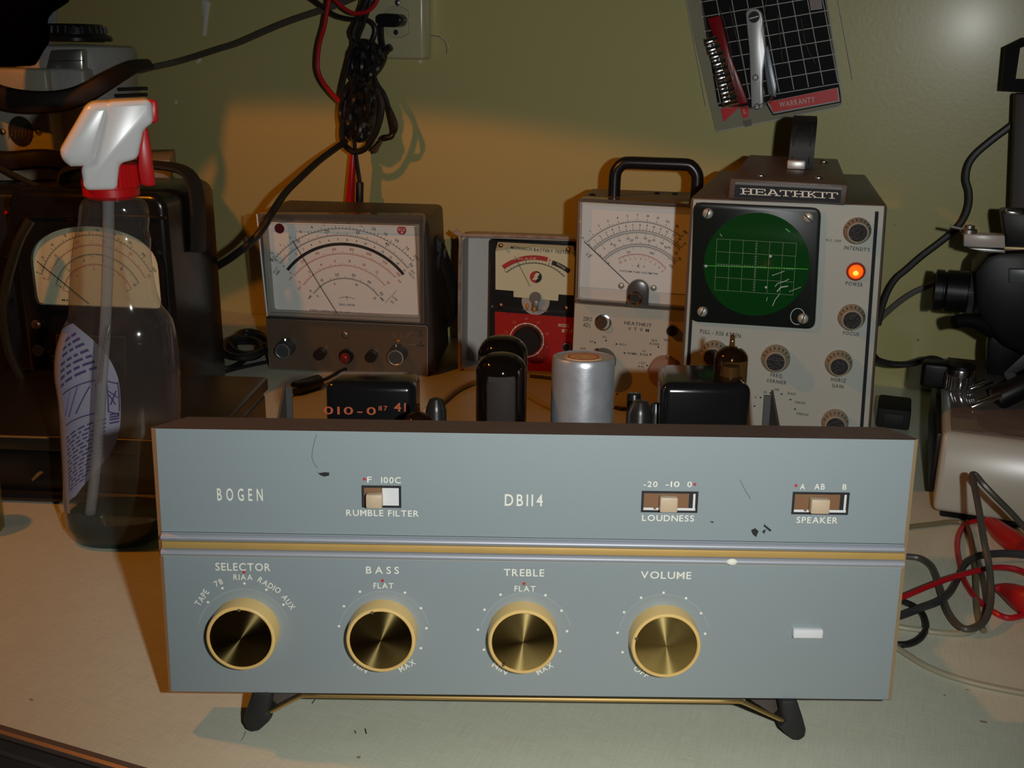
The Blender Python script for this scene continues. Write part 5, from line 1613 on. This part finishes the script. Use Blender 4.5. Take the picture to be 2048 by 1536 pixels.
# dark stand in the top left corner and the pale plate behind it
FT = Frame((-0.432, 0.890, 0.1745), 0)
ts = thing('black_stand', FT, 'black tapering column standing at the top left corner of the picture', 'stand')
mb = MB()
o_ = [FT.uv(*p) for p in ((-60, -140), (130, -140), (112, 0), (78, 22), (66, 36), (72, 82), (60, 100), (42, 132), (-60, 136))]
mb.prism(o_, 0, .03, mat('column_black', (.0012, .0013, .0022), 1.0, spec=0.0), .003)
mb.prism([(-.085, 0), (-.02, 0), (-.02, .014), (-.03, FT.uv(20, 134)[1] + .002), (-.075, FT.uv(20, 134)[1] + .002)], .004, .026, M_black, .002)
mb.build('column', ts)
FT2 = Frame((-0.435, 1.125, 0.1925), -10)
pp = MB()
pp.prism([FT2.uv(*p) for p in ((60, -120), (110, -120), (110, 82), (60, 84))], 0, .004, mat('blue_grey_plate', (.30, .32, .37), .4), .001)
pp.box((FT2.uv(85, 60)[0], .002, FT2.uv(85, 84)[1] / 2), (.012, .004, FT2.uv(85, 84)[1] + .002), mat('blue_grey_plate', (.30, .32, .37), .4))
po = pp.build('metal_plate')
po.location = FT2.pos; po.rotation_euler = FT2.euler
tag(po, 'pale blue-grey metal plate upright behind the black fluted knob', 'plate')
# low black case lying in front of the bakelite meter
FL = Frame((-0.315, 0.648, 0.0), -3)
lc = thing('black_case', FL, 'low glossy black case lying on the bench behind the spray bottle', 'case')
x0, x1 = -.16, .115
zt_ = FL.uv(50, 868, 0)[1]
mb = MB()
mb.prism(rrect(x0, .0035, x1, zt_ - .012, .004), .0, .14, mat('case_black', (.012, .010, .009), .25), .003, 3)
mb.build('case_body', lc)
mb = MB()
mb.prism(rrect(x0 - .002, zt_ - .011, x1 + .002, zt_, .0025), -.003, .142, mat('case_lid', (.022, .019, .012), .30, spec=.5), .002, 3)
mb.tube([(x0, -.0035, zt_ - .001), (FL.uv(95, 872, -.003)[0], -.0035, zt_ - .001)], .0007, M_steel, 6, smooth=False)
mb.build('case_lid', lc)
mb = MB()
mb.tube([(x0, -.004, .004), (-.03, -.0055, .004), (x1, -.004, .004)], .0036, M_black, 8)
mb.build('base_rim', lc)
mb = MB()
mb.prism([FL.uv(74, 946, -.0005), FL.uv(80, 942, -.0005), FL.uv(87, 945, -.0005), FL.uv(80, 950, -.0005), FL.uv(66, 962, -.0005), FL.uv(64, 958, -.0005)], -.0012, 0, mat('dull_gold_line', (.35, .22, .08), .4, .6))
mb.build('latch', lc)
# yellow bottle cut by the left edge
yb_ = at_z(-38, 1062, 0)
yo = thing('yellow_bottle', yb_, 'yellow translucent bottle cut off by the left edge of the picture', 'bottle')
M_yel = clear('yellow_glass', (.72, .62, .12), .05, 1.5, body=((.32, .26, .02), .45))
ry = abs(at_y(11, 1000, yb_.y).x - at_y(-38, 1000, yb_.y).x)
hy = at_y(-38, 895, yb_.y).z
mb = MB().lathe([(0, .0005), (ry * .85, .0005), (ry * .92, .002), (ry, hy * .78), (ry * .97, hy * .86), (ry * .80, hy * .96), (ry * .5, hy), (ry * .35, hy * 1.04), (ry * .35, hy * 1.2), (0, hy * 1.2)], (0, 0, 0), (0, 0, 1), M_yel, 32)
mb.build('bottle_body', yo)
MB().lathe([(ry * .4, hy * 1.12), (ry * .4, hy * 1.35), (0, hy * 1.36)], (0, 0, 0), (0, 0, 1), M_white, 24).build('bottle_cap', yo)

# ------------------------------------------------------------------ spray bottle
BY = 0.592
bc = at_y(236, 1070, BY)
FBt = Frame((bc.x, BY, 0.0), 0)
sb = thing('spray_bottle', FBt, 'clear plastic spray bottle with white and red trigger head, a little teal liquid inside', 'spray bottle')
rows = [(1083, 178, 296), (1076, 162, 312), (1062, 150, 325), (1040, 139, 337), (986, 133, 348), (930, 131, 353), (872, 128, 356), (835, 126, 357), (786, 122, 357.5), (750, 116, 356), (715, 116, 354), (690, 119, 351), (668, 125, 347), (654, 130, 344), (641, 137, 340), (628, 142, 331), (616, 143, 321), (600, 143.5, 314), (586, 143.5, 309), (559, 145.5, 304), (530, 147, 300), (504, 149, 298), (482, 152, 299), (470, 155, 297), (460, 157, 294), (441, 160, 296), (425, 161, 295), (411, 163, 291), (402, 167, 284), (395, 176, 270), (388, 180, 266)]
RINGS = []
for y, l, r in rows:
    a, b = FBt.uv(l, y), FBt.uv(r, y)
    RINGS.append(((a[0] + b[0]) / 2, (b[0] - a[0]) / 2, max(0, (a[1] + b[1]) / 2)))
RINGS[0] = (RINGS[0][0], RINGS[0][1], .0005)
def ring_at(z):
    for A, B in zip(RINGS, RINGS[1:]):
        if A[2] <= z <= B[2]:
            t = (z - A[2]) / max(1e-9, B[2] - A[2])
            return tuple(A[i] + (B[i] - A[i]) * t for i in range(3))
    return RINGS[-1]
DEP = .72
def ringverts(c, n, k=1.0):
    hw = c[1] * k
    dp = DEP + (1 - DEP) * max(0, min(1, (c[2] - .20) / .02))
    out = []
    for i in range(n):
        a = 2 * PI * i / n
        ca, sa = math.cos(a), math.sin(a)
        p = .82
        out.append((c[0] + hw * math.copysign(abs(ca) ** p, ca), hw * dp * math.copysign(abs(sa) ** p, sa), c[2]))
    return out
def skin(rings, n, m, k=1.0, cap0=True, cap1=False):
    vs, fs = [], []
    for c in rings:
        vs += ringverts(c, n, k)
    for j in range(len(rings) - 1):
        for i in range(n):
            fs.append((j*n + i, j*n + (i+1) % n, (j+1)*n + (i+1) % n, (j+1)*n + i))
    if cap0: fs.append(tuple(range(n))[::-1])
    if cap1: fs.append(tuple(range((len(rings)-1)*n, len(rings)*n)))
    return MB().add(vs, fs, m)
M_pet = clear('clear_bottle_plastic', (.94, .935, .925), .09, 1.60, body=((.34, .31, .29), .06))
skin(RINGS, 48, M_pet).build('bottle_shell', sb, 60)
zl = FBt.uv(236, 1022)[1]
LR = [c for c in RINGS if c[2] < zl] + [ring_at(zl)]
M_liq = clear('teal_liquid', (.16, .42, .40), .04, 1.33, body=((.010, .085, .085), .30))
skin(LR, 40, M_liq, .965, True, True).build('liquid', sb, 60)
# wrap-round label, seen from its printed back through the bottle
M_lab = mat('label_lilac', (.46, .46, .60), .5)
M_labi = mat('label_purple_ink', (.10, .07, .24), .5)
vs, fs = [], []
nz, na = 26, 16
z0_, z1_ = FBt.uv(236, 1005)[1], FBt.uv(236, 655)[1]
def labpt(s_, t, off=.985):
    """s: 0 right edge (behind) .. 1 left front, t: 0 bottom .. 1 top"""
    z = z0_ + (z1_ - z0_) * t
    c = ring_at(z)
    a0 = R(101) + R(62) * (abs(t - .5) / .5) ** 3.2
    a = a0 + (R(226) - a0) * s_
    ca, sa = math.cos(a), math.sin(a)
    return (c[0] + c[1] * off * math.copysign(abs(ca) ** .82, ca), c[1] * DEP * off * math.copysign(abs(sa) ** .82, sa), z)
for j in range(nz + 1):
    for i in range(na + 1):
        vs.append(labpt(i / na, j / nz))
for j in range(nz):
    for i in range(na):
        k = j * (na + 1) + i
        fs.append((k, k + 1, k + na + 2, k + na + 1))
mb = MB().add(vs, fs, M_lab)
rl_ = random.Random(5)
def labline(s0, s1, t, w, slope=-.10):
    vs, fs = [], []
    n = 8
    for i in range(n + 1):
        s_ = s0 + (s1 - s0) * i / n
        tt = t + slope * (s_ - .5)
        for d in (-w, w):
            vs.append(labpt(s_, max(.02, min(.98, tt + d)), .972))
    for i in range(n):
        fs.append((2*i, 2*i+1, 2*i+3, 2*i+2))
    mb.add(vs, fs, M_labi)
for t in [.90, .865, .83, .79, .755, .72, .685]:
    s_ = .14
    while s_ < .80:
        w = rl_.uniform(.06, .15)
        labline(s_, min(.9, s_ + w), t, .0075)
        s_ += w + .035
for k in range(15):
    t = .38 - .024 * k
    s_ = .12
    while s_ < .84:
        w = rl_.uniform(.04, .09)
        labline(s_, min(.92, s_ + w), t, .0050)
        s_ += w + .03
for t in (.40, .385, .37, .35):
    labline(.01, .09, t, .005)
for (s0, t0), (s1, t1) in (((.01, .62), (.10, .64)), ((.01, .44), (.10, .46)), ((.02, .54), (.09, .58)), ((.03, .58), (.08, .50)), ((.04, .50), (.09, .56)), ((.20, .65), (.70, .62)), ((.20, .46), (.70, .44)), ((.26, .62), (.45, .48)), ((.4, .63), (.56, .48)), ((.5, .62), (.62, .5))):
    a = [labpt(s0 + (s1 - s0) * i / 5, t0 + (t1 - t0) * i / 5, .970) for i in range(6)]
    mb.tube(a, .0004, M_labi, 4, 2)
for s0 in (.20, .70, .01, .10):
    a = [labpt(s0, .46 + .17 * i / 5, .970) for i in range(6)]
    mb.tube(a, .0004, M_labi, 4, 2)
mb.build('label', sb)
mb = MB()
tp = [FBt.uv(x, y) for x, y in ((222, 388), (222, 480), (219, 580), (214, 680), (207, 780), (201, 880), (192, 970), (186, 1018), (184, 1040))]
mb.tube([(a, -.004, b) for a, b in tp], .0032, clear('dip_tube_plastic', (.86, .86, .86), .08, 1.5, body=((.55, .55, .55), .34)), 12, 5)
mb.build('dip_tube', sb)
ac = FBt.uv(222.5, 388); al, ar = FBt.uv(169, 384)[0], FBt.uv(277, 384)[0]
zc0, zc1 = FBt.uv(222, 389)[1], FBt.uv(222, 326)[1]
rc = (ar - al) / 2; uc = (ar + al) / 2
mb = MB()
mb.lathe([(rc * .8, zc0 - .002), (rc, zc0), (rc, zc0 + .004), (rc * .97, zc0 + .0045), (rc * .93, zc1), (0, zc1)], (uc, 0, 0), (0, 0, 1), M_red, 48)
for k in range(40):
    a = 2 * PI * k / 40
    mb.cyl((uc + rc * .965 * math.cos(a), rc * .965 * math.sin(a), zc0 + .005), (uc + rc * .93 * math.cos(a), rc * .93 * math.sin(a), zc1 - .001), .0009, M_red, 6)
mb.build('collar', sb)
HD = -.0165
HEAD_YAW = 21
FH = Frame(FBt.pos + Vector((uc, 0, 0)), HEAD_YAW)
def head_part(mb, name):
    o = mb.build(name, sb)
    o.location = (uc, 0, 0)
    o.rotation_euler = (0, 0, R(HEAD_YAW))
    return o
mb = MB()
lobe = [(175, 206), (232, 203.5), (194, 320), (172, 334), (141, 335), (119, 320), (120, 300)]
mb.prism([FH.uv(x, y, HD) for x, y in lobe], HD + .0002, .0150, M_white, .0046, 5)
hp = [(212, 203.5), (303, 199), (308, 247), (288, 258), (276, 319), (239, 328), (235, 381), (168, 382), (161, 333), (186, 325)]
mb.prism([FH.uv(x, y, HD) for x, y in hp], HD, .0150, M_white, .0030, 4)
head_part(mb, 'trigger_head')
mb = MB()
mb.prism([FH.uv(x, y, -.012) for x, y in ((300, 200), (315, 203), (317, 242), (308, 248), (300, 246))], -.012, .012, M_red, .002)
head_part(mb, 'nozzle')
mb = MB()
mb.prism([FH.uv(x, y, -.008) for x, y in ((284, 254), (296, 256), (303, 300), (312, 372), (298, 374), (281, 370), (276, 340), (276, 310))], -.008, .008, M_red, .002)
head_part(mb, 'trigger')
mb = MB()
rp = []
for x, y in ((201, 664), (198, 682), (195, 700), (192, 730), (189, 760), (187, 776)):
    u, v = FBt.uv(x, y, -.034)
    c = ring_at(v)
    ca = max(-.999, min(.999, (u - c[0]) / c[1]))
    ca = math.copysign(abs(ca) ** (1 / .82), ca)
    sa = -math.sqrt(max(0, 1 - ca * ca))
    rp.append((u, c[1] * DEP * math.copysign(abs(sa) ** .82, sa), v))
mb.tube(rp, .0011, clear('ridge_plastic', (.92, .92, .92), .12, 1.7), 12, 6)
mb.build('streak_ridge', sb)  # ridge added to catch the flash as a vertical streak

# ------------------------------------------------------------------ microscope at the right
FX = Frame(at_z(1863, 1040, 0), -20.5)
mi_ = thing('microscope', FX, 'white based microscope with chrome stage knob and black optics, cut by right edge', 'microscope')
M_mic = mat('microscope_white', (0.44, 0.45, 0.39), 0.28, spec=.6)
M_micd = mat('microscope_deck', (0.16, 0.13, 0.115), 0.09, spec=.7)
M_micb = mat('microscope_black', (0.006, 0.006, 0.007), 0.42, spec=.3)
zdk = FX.uv(1868, 861, .012)[1]
zbv = FX.uv(1880, 954, 0)[1]
BL_ = .30
dk = .205
zb0 = .0065
prof = [(0, zb0), (0, zbv), (.012, zdk), (dk, zdk), (dk, zb0)]
vs = [(0, y, z) for y, z in prof] + [(BL_, y, z) for y, z in prof]
b = bmesh.new()
V = [b.verts.new(v) for v in vs]
n = 5
b.faces.new(V[:5]); b.faces.new(V[5:][::-1])
for i in range(5):
    b.faces.new((V[i], V[5 + i], V[5 + (i + 1) % 5], V[(i + 1) % 5]))
bmesh.ops.recalc_face_normals(b, faces=b.faces)
es = [e for e in b.edges if not (abs(e.verts[0].co.y - 0) < 1e-6 and abs(e.verts[1].co.y) < 1e-6 and abs(e.verts[0].co.z - zbv) < 1e-6 and abs(e.verts[1].co.z - zbv) < 1e-6)]
bmesh.ops.bevel(b, geom=es, offset=.0035, segments=3, profile=.5, affect='EDGES')
mb = MB().bm(b, M_mic)
mb.build('base', mi_)
mb = MB()
mb.box((BL_ / 2 + .002, .108, zdk + .0008), (BL_ - .006, .186, .0016), M_micd, .0007)
mb.build('glass_deck', mi_)
mb = MB()
mb.box((-.0015, .11, .012 + (zdk - .02) / 2), (.004, .17, zdk - .016), M_micb, .001)
mb.build('side_shade', mi_)  # black sheet stands in for shade on the base's left side
mb = MB()
mb.box((BL_ / 2, .105, .0037), (BL_ - .010, .194, .0070), M_micb, .001)
mb.build('base_plinth', mi_)
# chrome knurled knob on the deck
p = uz(FX, 1917, 779, zdk + .0016)
kr = math.dist(FX.uv(1888, 760, p.y), FX.uv(1946, 760, p.y)) / 2
kh = FX.uv(1917, 742, p.y - kr * .3)[1] - zdk
mb = MB()
mb.lathe([(kr * .96, 0), (kr, .001), (kr, kh - .001), (kr * .96, kh), (0, kh)], (p.x, p.y, zdk + .0016), (0, 0, 1), M_chrome, 40)
for k in range(18):
    a = 2 * PI * k / 18
    mb.cyl((p.x + kr * math.cos(a), p.y + kr * math.sin(a), zdk + .0022), (p.x + kr * math.cos(a), p.y + kr * math.sin(a), zdk + kh * .82), kr * .11, M_chrome, 8)
kb = mb.build('focus_knob', mi_)
MB().lathe([(kr * .98, kh), (kr * .95, kh + .0025), (0, kh + .003)], (p.x, p.y, zdk + .0016), (0, 0, 1), M_micb, 32).build('knob_top', kb)
q_ = FX.uv(1874, 750, p.y + .012)
MB().box((q_[0], p.y + .014, (q_[1] + zdk) / 2 + .004), (.022, .016, q_[1] - zdk + .012), M_micb, .003, 3).build('lamp_housing', mi_)
# black optics block, traced on a plane through the middle of the base
D = .165
def sil(pts, d0, d1, m, name, bev=.002):
    return MB().prism([FX.uv(x, y, d0) for x, y in pts], d0, d1, m, bev, 2).build(name, mi_)
sil([(1948, 545), (1975, 512), (2000, 505), (2110, 500), (2110, 705), (2048, 712), (2010, 695), (1990, 676), (1962, 640), (1950, 615)], D - .028, D + .03, M_micb, 'optics_body', .005)
sil([(1978, 668), (2000, 660), (2060, 640), (2060, 700), (2010, 745), (1998, 760), (1985, 766), (1975, 760), (1974, 700)], D - .004, D + .02, M_micb, 'support_arm', .002)
sil([(1934, 800), (1975, 745), (2060, 690), (2110, 700), (2110, 770), (2048, 800), (2000, 808), (1960, 806)], D + .008, D + .03, M_micb, 'lower_arm', .002)
a = FX.uv(1868, 579, D); b_ = FX.uv(1952, 586, D)
rt = math.dist(FX.uv(1900, 540, D), FX.uv(1900, 618, D)) / 2
ax = Vector((b_[0] - a[0], 0, b_[1] - a[1]))
L = ax.length
mb = MB()
mb.lathe([(rt * .80, 0), (rt * 1.03, .0005), (rt * 1.03, .006), (rt * .94, .0065), (rt * .94, .0075), (rt * 1.05, .009), (rt * 1.05, L * .78), (rt * .98, L * .8)], (a[0], D, a[1]), ax, M_micb, 36)
mb.lathe([(0, .003), (rt * .8, .001)], (a[0], D, a[1]), ax, M_black, 36)
et = mb.build('eyepiece_tube', mi_)
mb = MB()
mb.lathe([(rt * .98, L * .79), (rt * 1.0, L * .80), (rt * 1.0, L * .96), (rt * .9, L * 1.0), (0, L * 1.02)], (a[0], D, a[1]), ax, M_micb, 36)
e1 = Vector((0, 0, 1)); e1 = (e1 - ax.normalized() * e1.dot(ax.normalized())).normalized(); e2 = ax.normalized().cross(e1)
for k in range(48):
    t = 2 * PI * k / 48
    o = Vector((a[0], D, a[1])) + (e1 * math.cos(t) + e2 * math.sin(t)) * rt * 1.0
    mb.cyl(o + ax * .82, o + ax * .95, .0007, mat('knurl_grey', (.10, .10, .10), .35, .4), 5)
mb.build('knurled_ring', et)
# lever
mb = MB()
P = [FX.uv(x, y, D - .030) for x, y in ((1908, 645), (1930, 643), (1960, 650), (1990, 668))]
mb.tube([(u, D - .030 + .004 * i, v) for i, (u, v) in enumerate(P)], lambda t: .0048 + .002 * t, M_micb, 12, 6)
mb.build('lever', mi_)
# upper fittings
sil([(1928, 468), (2010, 471), (2011, 497), (1927, 493)], D - .030, D - .018, mat('clip_pale', (.42, .44, .43), .3), 'slide_clip', .001)
sil([(1934, 496), (2011, 500), (2011, 507), (1968, 504)], D - .028, D - .018, M_steel, 'clip_spring', .0006)
u, v = FX.uv(1938, 463, D - .024)
MB().lathe([(.0055, 0), (.0055, .0025), (.0035, .0035), (.0035, .0055), (0, .0062)], (u, D - .024, v - .001), (0, 0, 1), M_steel, 20).build('clip_screw', mi_)
A_ = [FX.uv(x, y, D - .024) for x, y in ((1900, 453), (1915, 456), (1938, 461))]
MB().tube([(x, D - .024, z) for x, z in A_], .0011, M_steel, 8).build('clip_wire', mi_)
sil([(2002, 424), (2110, 428), (2110, 506), (2012, 504), (2008, 470)], D - .018, D + .012, M_micb, 'slide_block', .002)
sil([(2012, 420), (2046, 424), (2046, 432), (2010, 428)], D - .022, D - .014, M_chrome, 'chrome_band', .001)
sil([(1990, 492), (2110, 497), (2110, 506), (1990, 503)], D - .020, D - .004, mat('brass_slide', (.28, .20, .10), .4, .6), 'slide_rail', .0008)
sil([(2018, 538), (2110, 540), (2110, 568), (2018, 566)], D - .032, D - .026, mat('grey_label_plate', (.09, .10, .11), .35), 'grey_plate', .0008)
# upright stand with an open frame head, close to the wall behind the microscope
FU = Frame(FX.pos + FX.m @ Vector((.09, .240, 0)), -20.5)
us = thing('upright_stand', FU, 'brown post with an open black frame at its head, by the wall at right edge', 'stand')
mb = MB()
cb = [FU.uv(x, y, 0) for x, y in ((2020, 425), (2029, 186), (2105, 186), (2105, 425))]
mb.prism([(cb[0][0], .0005), cb[0], cb[1], cb[2], cb[3], (cb[3][0], .0005)], 0, .011, mat('column_brown', (.045, .030, .022), .55), .002)
mb.build('post', us)
o_ = [FU.uv(x, y, 0) for x, y in ((2011, 94), (2052, 74), (2160, 74), (2160, 190), (2003, 181))]
i_ = [FU.uv(x, y, 0) for x, y in ((2040, 96), (2052, 92), (2140, 92), (2140, 160), (2031, 158))]
mb = MB()
mb.ringprism(o_, i_, -.002, .018, mat('frame_black', (.005, .005, .005), .7, spec=.2))
mb.build('head_frame', us)
# oblique rods by the knob
a = FX.local(at_y(1944, 832, .80)); b_ = FX.local(at_y(2000, 797, .80))
dsh = FX.local(at_y(1944, 832, .80)).y
def rod(x0, y0, x1, y1, r, m, name, yy):
    a, b = FX.local(at_y(x0, y0, yy)), FX.local(at_y(x1, y1, yy))
    MB().cyl(a, b, r, m, 14, bev=r * .2).build(name, mi_)
ydk = (FX.pos + FX.m @ Vector((.05, .075, 0))).y
rod(1942, 815, 2002, 790, .0022, M_chrome, 'guide_rod', ydk)
rod(1940, 778, 1985, 762, .0018, M_chrome, 'guide_rod', ydk + .02)
rod(1990, 800, 2110, 742, .0085, M_micb, 'rod_sleeve', ydk + .01)
# black box between oscilloscope and microscope
bx = at_z(1790, 868, 0)
FBx = Frame((bx.x, bx.y + .01, 0), -20)
ab = thing('adapter_box', FBx, 'small matt black power adapter box between the oscilloscope and the microscope', 'adapter')
l_, r_ = FBx.uv(1754, 830)[0], FBx.uv(1822, 830)[0]
tz = FBx.uv(1790, 818)[1]
MB().box(((l_ + r_) / 2, .02, tz / 2), (r_ - l_, .04, tz - .001), mat('matt_black', (.010, .009, .009), .75), .002).build('adapter_body', ab)
MB().box(((l_ + r_) / 2, -.0004, tz * .5), ((r_ - l_) * .6, .0012, tz * .5), mat('adapter_panel', (.013, .012, .012), .6), .0003).build('end_panel', ab)
# leads at the right
def wl(pts, off): return onw(pts, off)
cable('black_double_cord', wl([(2075, 188), (2048, 214), (2032, 243), (1986, 279), (1953, 307), (1937, 330), (1932, 358), (1938, 384), (1937, 412), (1926, 440), (1908, 462), (1880, 485), (1843, 513), (1812, 540), (1792, 557), (1776, 582), (1764, 615), (1756, 650)], .020), .0028, M_cord, 'black twin cord curving down the wall from the right to behind oscilloscope', 'cord', flat=.6)
cable('grey_lead', wl([(1752, 650), (1766, 632), (1800, 603), (1829, 584), (1863, 570), (1890, 562)], .012), .0026, mat('mid_grey_cable', (.14, .13, .12), .45), 'thin grey lead crossing the wall between oscilloscope and microscope eyepiece', 'cable')
cable('black_lead', [(1748, 712, .845), (1758, 721, .845), (1786, 728, .84), (1820, 728, .835), (1843, 722, .83), (1863, 717, .826), (1883, 723, .822), (1900, 738, .818), (1908, 752, .815)], .0026, M_cord, 'black lead from the oscilloscope to the lamp housing on the microscope base', 'cable')
# tangle of leads beside the amplifier
Z = lambda pts, h: [(x, y, 'z', h) for x, y in pts]
M_bei = mat('beige_cable', (.36, .32, .22), .4)
M_gbr = mat('grey_brown_cable', (.075, .068, .055), .38)
M_dkc = mat('dark_grey_cable', (.040, .040, .042), .45)
cable('beige_cable', Z([(1760, 1280), (1795, 1297), (1817, 1311), (1854, 1333), (1904, 1353), (1966, 1370), (2048, 1386), (2120, 1396)], .0017), .0016, M_bei, 'beige cable nearest the front, running off the right edge across the bench', 'cable')
cable('beige_cable', Z([(1740, 1240), (1800, 1254), (1842, 1260), (1879, 1265), (1918, 1267), (1940, 1264), (1952, 1256)], .0017), .0016, M_bei, 'short beige cable under the bottom of the grey-brown cable loop', 'cable')
cable('beige_cable', Z([(1790, 1058), (1823, 1053), (1867, 1048), (1900, 1044), (1926, 1046), (1938, 1062), (1946, 1100), (1951, 1150), (1953, 1200), (1958, 1240), (1968, 1262)], .0018), .0017, mat('olive_cable', (.20, .16, .085), .4), 'olive beige cable nearest the microscope base, bending forward into the tangle', 'cable')
cable('grey_brown_cable', Z([(1790, 1112), (1817, 1113), (1842, 1117), (1862, 1131), (1874, 1154), (1884, 1188), (1896, 1223), (1914, 1248), (1933, 1258)], .0045) + [(1958, 1252, 'z', .005), (1974, 1233, 'z', .007), (1982, 1193, 'z', .012), (1978, 1131, 'z', .024), (1968, 1082, 'z', .034), (1958, 1020, 'z', .046), (1948, 968, 'z', .053), (1944, 951, 'z', .055), (1951, 950, 'z', .055), (1968, 970, 'z', .051), (1995, 998, 'z', .044), (2021, 1024, 'z', .036), (2050, 1056, 'z', .026), (2100, 1110, 'z', .010)], .0019, M_gbr, 'grey-brown cable making a tall standing loop in front of the microscope', 'cable')
cable('dark_twin_cable', Z([(1760, 1240), (1802, 1231), (1842, 1216), (1879, 1202), (1902, 1184), (1918, 1156), (1932, 1128), (1958, 1112), (2003, 1107), (2048, 1109), (2110, 1114)], .0058), .0026, M_dkc, 'thick dark grey twin cable snaking under the red lead to the right', 'cable', flat=.55)
cable('black_lead', Z([(1780, 1190), (1807, 1203), (1829, 1213), (1846, 1230), (1852, 1252), (1844, 1273), (1824, 1286), (1800, 1289), (1770, 1284)], .0022), .0018, M_cord, 'short black lead hooking back beside the amplifier edge on the bench', 'cable')
rd1 = thing('clip_lead', at_z(1953, 1141, .004), 'red clip lead crossing the tangle, with red boot at the right edge', 'clip lead')
def relz(o, pts, h): return [at_z(x, y, h) - o.location for x, y in pts]
MB().tube(relz(rd1, [(1770, 1205), (1806, 1194), (1854, 1174), (1904, 1155), (1953, 1142), (1990, 1135), (2027, 1137), (2060, 1148)], .0095), .0016, M_redwire, 10, 6).build('wire', rd1)
rd2 = thing('clip_lead', at_z(1930, 1120, .004), 'red clip lead with a rubber clip boot lying against the microscope base', 'clip lead')
MB().tube(relz(rd2, [(1978, 1040), (1953, 1042), (1930, 1050), (1918, 1070), (1915, 1094), (1919, 1121), (1928, 1158), (1944, 1186), (1963, 1206), (1983, 1221), (2003, 1232), (2022, 1236), (2048, 1230), (2080, 1215)], .0020), .0016, M_redwire, 10, 6).build('wire', rd2)
def boot(parent, pts, h, rf, name):
    P = relz(parent, pts, h)
    o = MB().tube(P, rf, mat('red_rubber', (.42, .012, .012), .42), 14, 5, .75).build(name, parent)
    return P
P = boot(rd2, [(1970, 1043), (1985, 1050), (2003, 1066), (2024, 1082), (2046, 1097)], .0075, lambda t: .0030 + .0042 * math.sin(min(1, t * 1.1) * PI * .62), 'clip_boot')
P = boot(rd1, [(1990, 1176), (2004, 1178), (2022, 1186), (2046, 1200), (2080, 1212)], .0085, lambda t: .0014 + .0072 * min(1, t * 1.25), 'clip_boot')
# small leads on the bench behind the amplifier
cable('beige_lead', Z([(850, 822), (880, 806), (905, 785), (925, 773), (950, 764), (985, 760), (1020, 768), (1050, 786), (1075, 801), (1105, 815), (1150, 826)], .0026), .0024, mat('pale_beige_cable', (.52, .44, .28), .4), 'pale beige lead on the bench behind the tall tubes', 'cable')
cable('black_wire', Z([(1060, 752), (1100, 756), (1150, 764), (1190, 790), (1232, 815), (1260, 818), (1310, 825)], .0016), .0015, M_cord, 'thin black wire on the bench in front of the red battery tester', 'cable')
pj = thing('test_prod', at_z(618, 775, .006), 'black banana plug test prod lying on the bench below the wide multimeter', 'test prod')
a, b = relz(pj, [(588, 778), (640, 762)], .0062)
MB().cyl(a, b, .0062, M_black, 16, bev=.0015).build('handle', pj)
MB().tube(relz(pj, [(640, 762), (652, 758), (668, 750), (690, 738), (712, 736)], .0045), .0016, M_cord, 8, 5).build('wire', pj)
a, b = relz(pj, [(588, 778), (574, 783)], .0062)
MB().cyl(a, b, .0016, M_steel, 10).build('tip', pj)
cc = thing('coiled_cord', at_z(490, 700, 0), 'coil of black cord lying on the bench left of the wide multimeter', 'cord')
pts = []
rc_ = random.Random(9)
for k in range(7):
    rx, ry, jx, jy = rc_.uniform(26, 50), rc_.uniform(11, 27), rc_.uniform(-6, 8), rc_.uniform(-5, 5)
    for t in range(0, 360, 36):
        x = 491 + rx * math.cos(R(t)) + jx + rc_.uniform(-2, 2)
        y = 693 - ry * math.sin(R(t)) + jy + rc_.uniform(-1.5, 1.5)
        pts.append(at_z(x, y, .004 + .002 * k + rc_.uniform(0, .002)) - cc.location)
MB().tube(pts, .0030, M_cord, 8, 4).build('coil', cc)
MB().tube(relz(cc, [(498, 706), (494, 716), (478, 728), (462, 735), (440, 738), (420, 737)], .0026), .0026, M_cord, 8, 5).build('tail', cc)
MB().tube(relz(cc, [(420, 752), (470, 738), (510, 729), (545, 722)], .0020), .0019, M_cord, 8, 5).build('tail', cc)
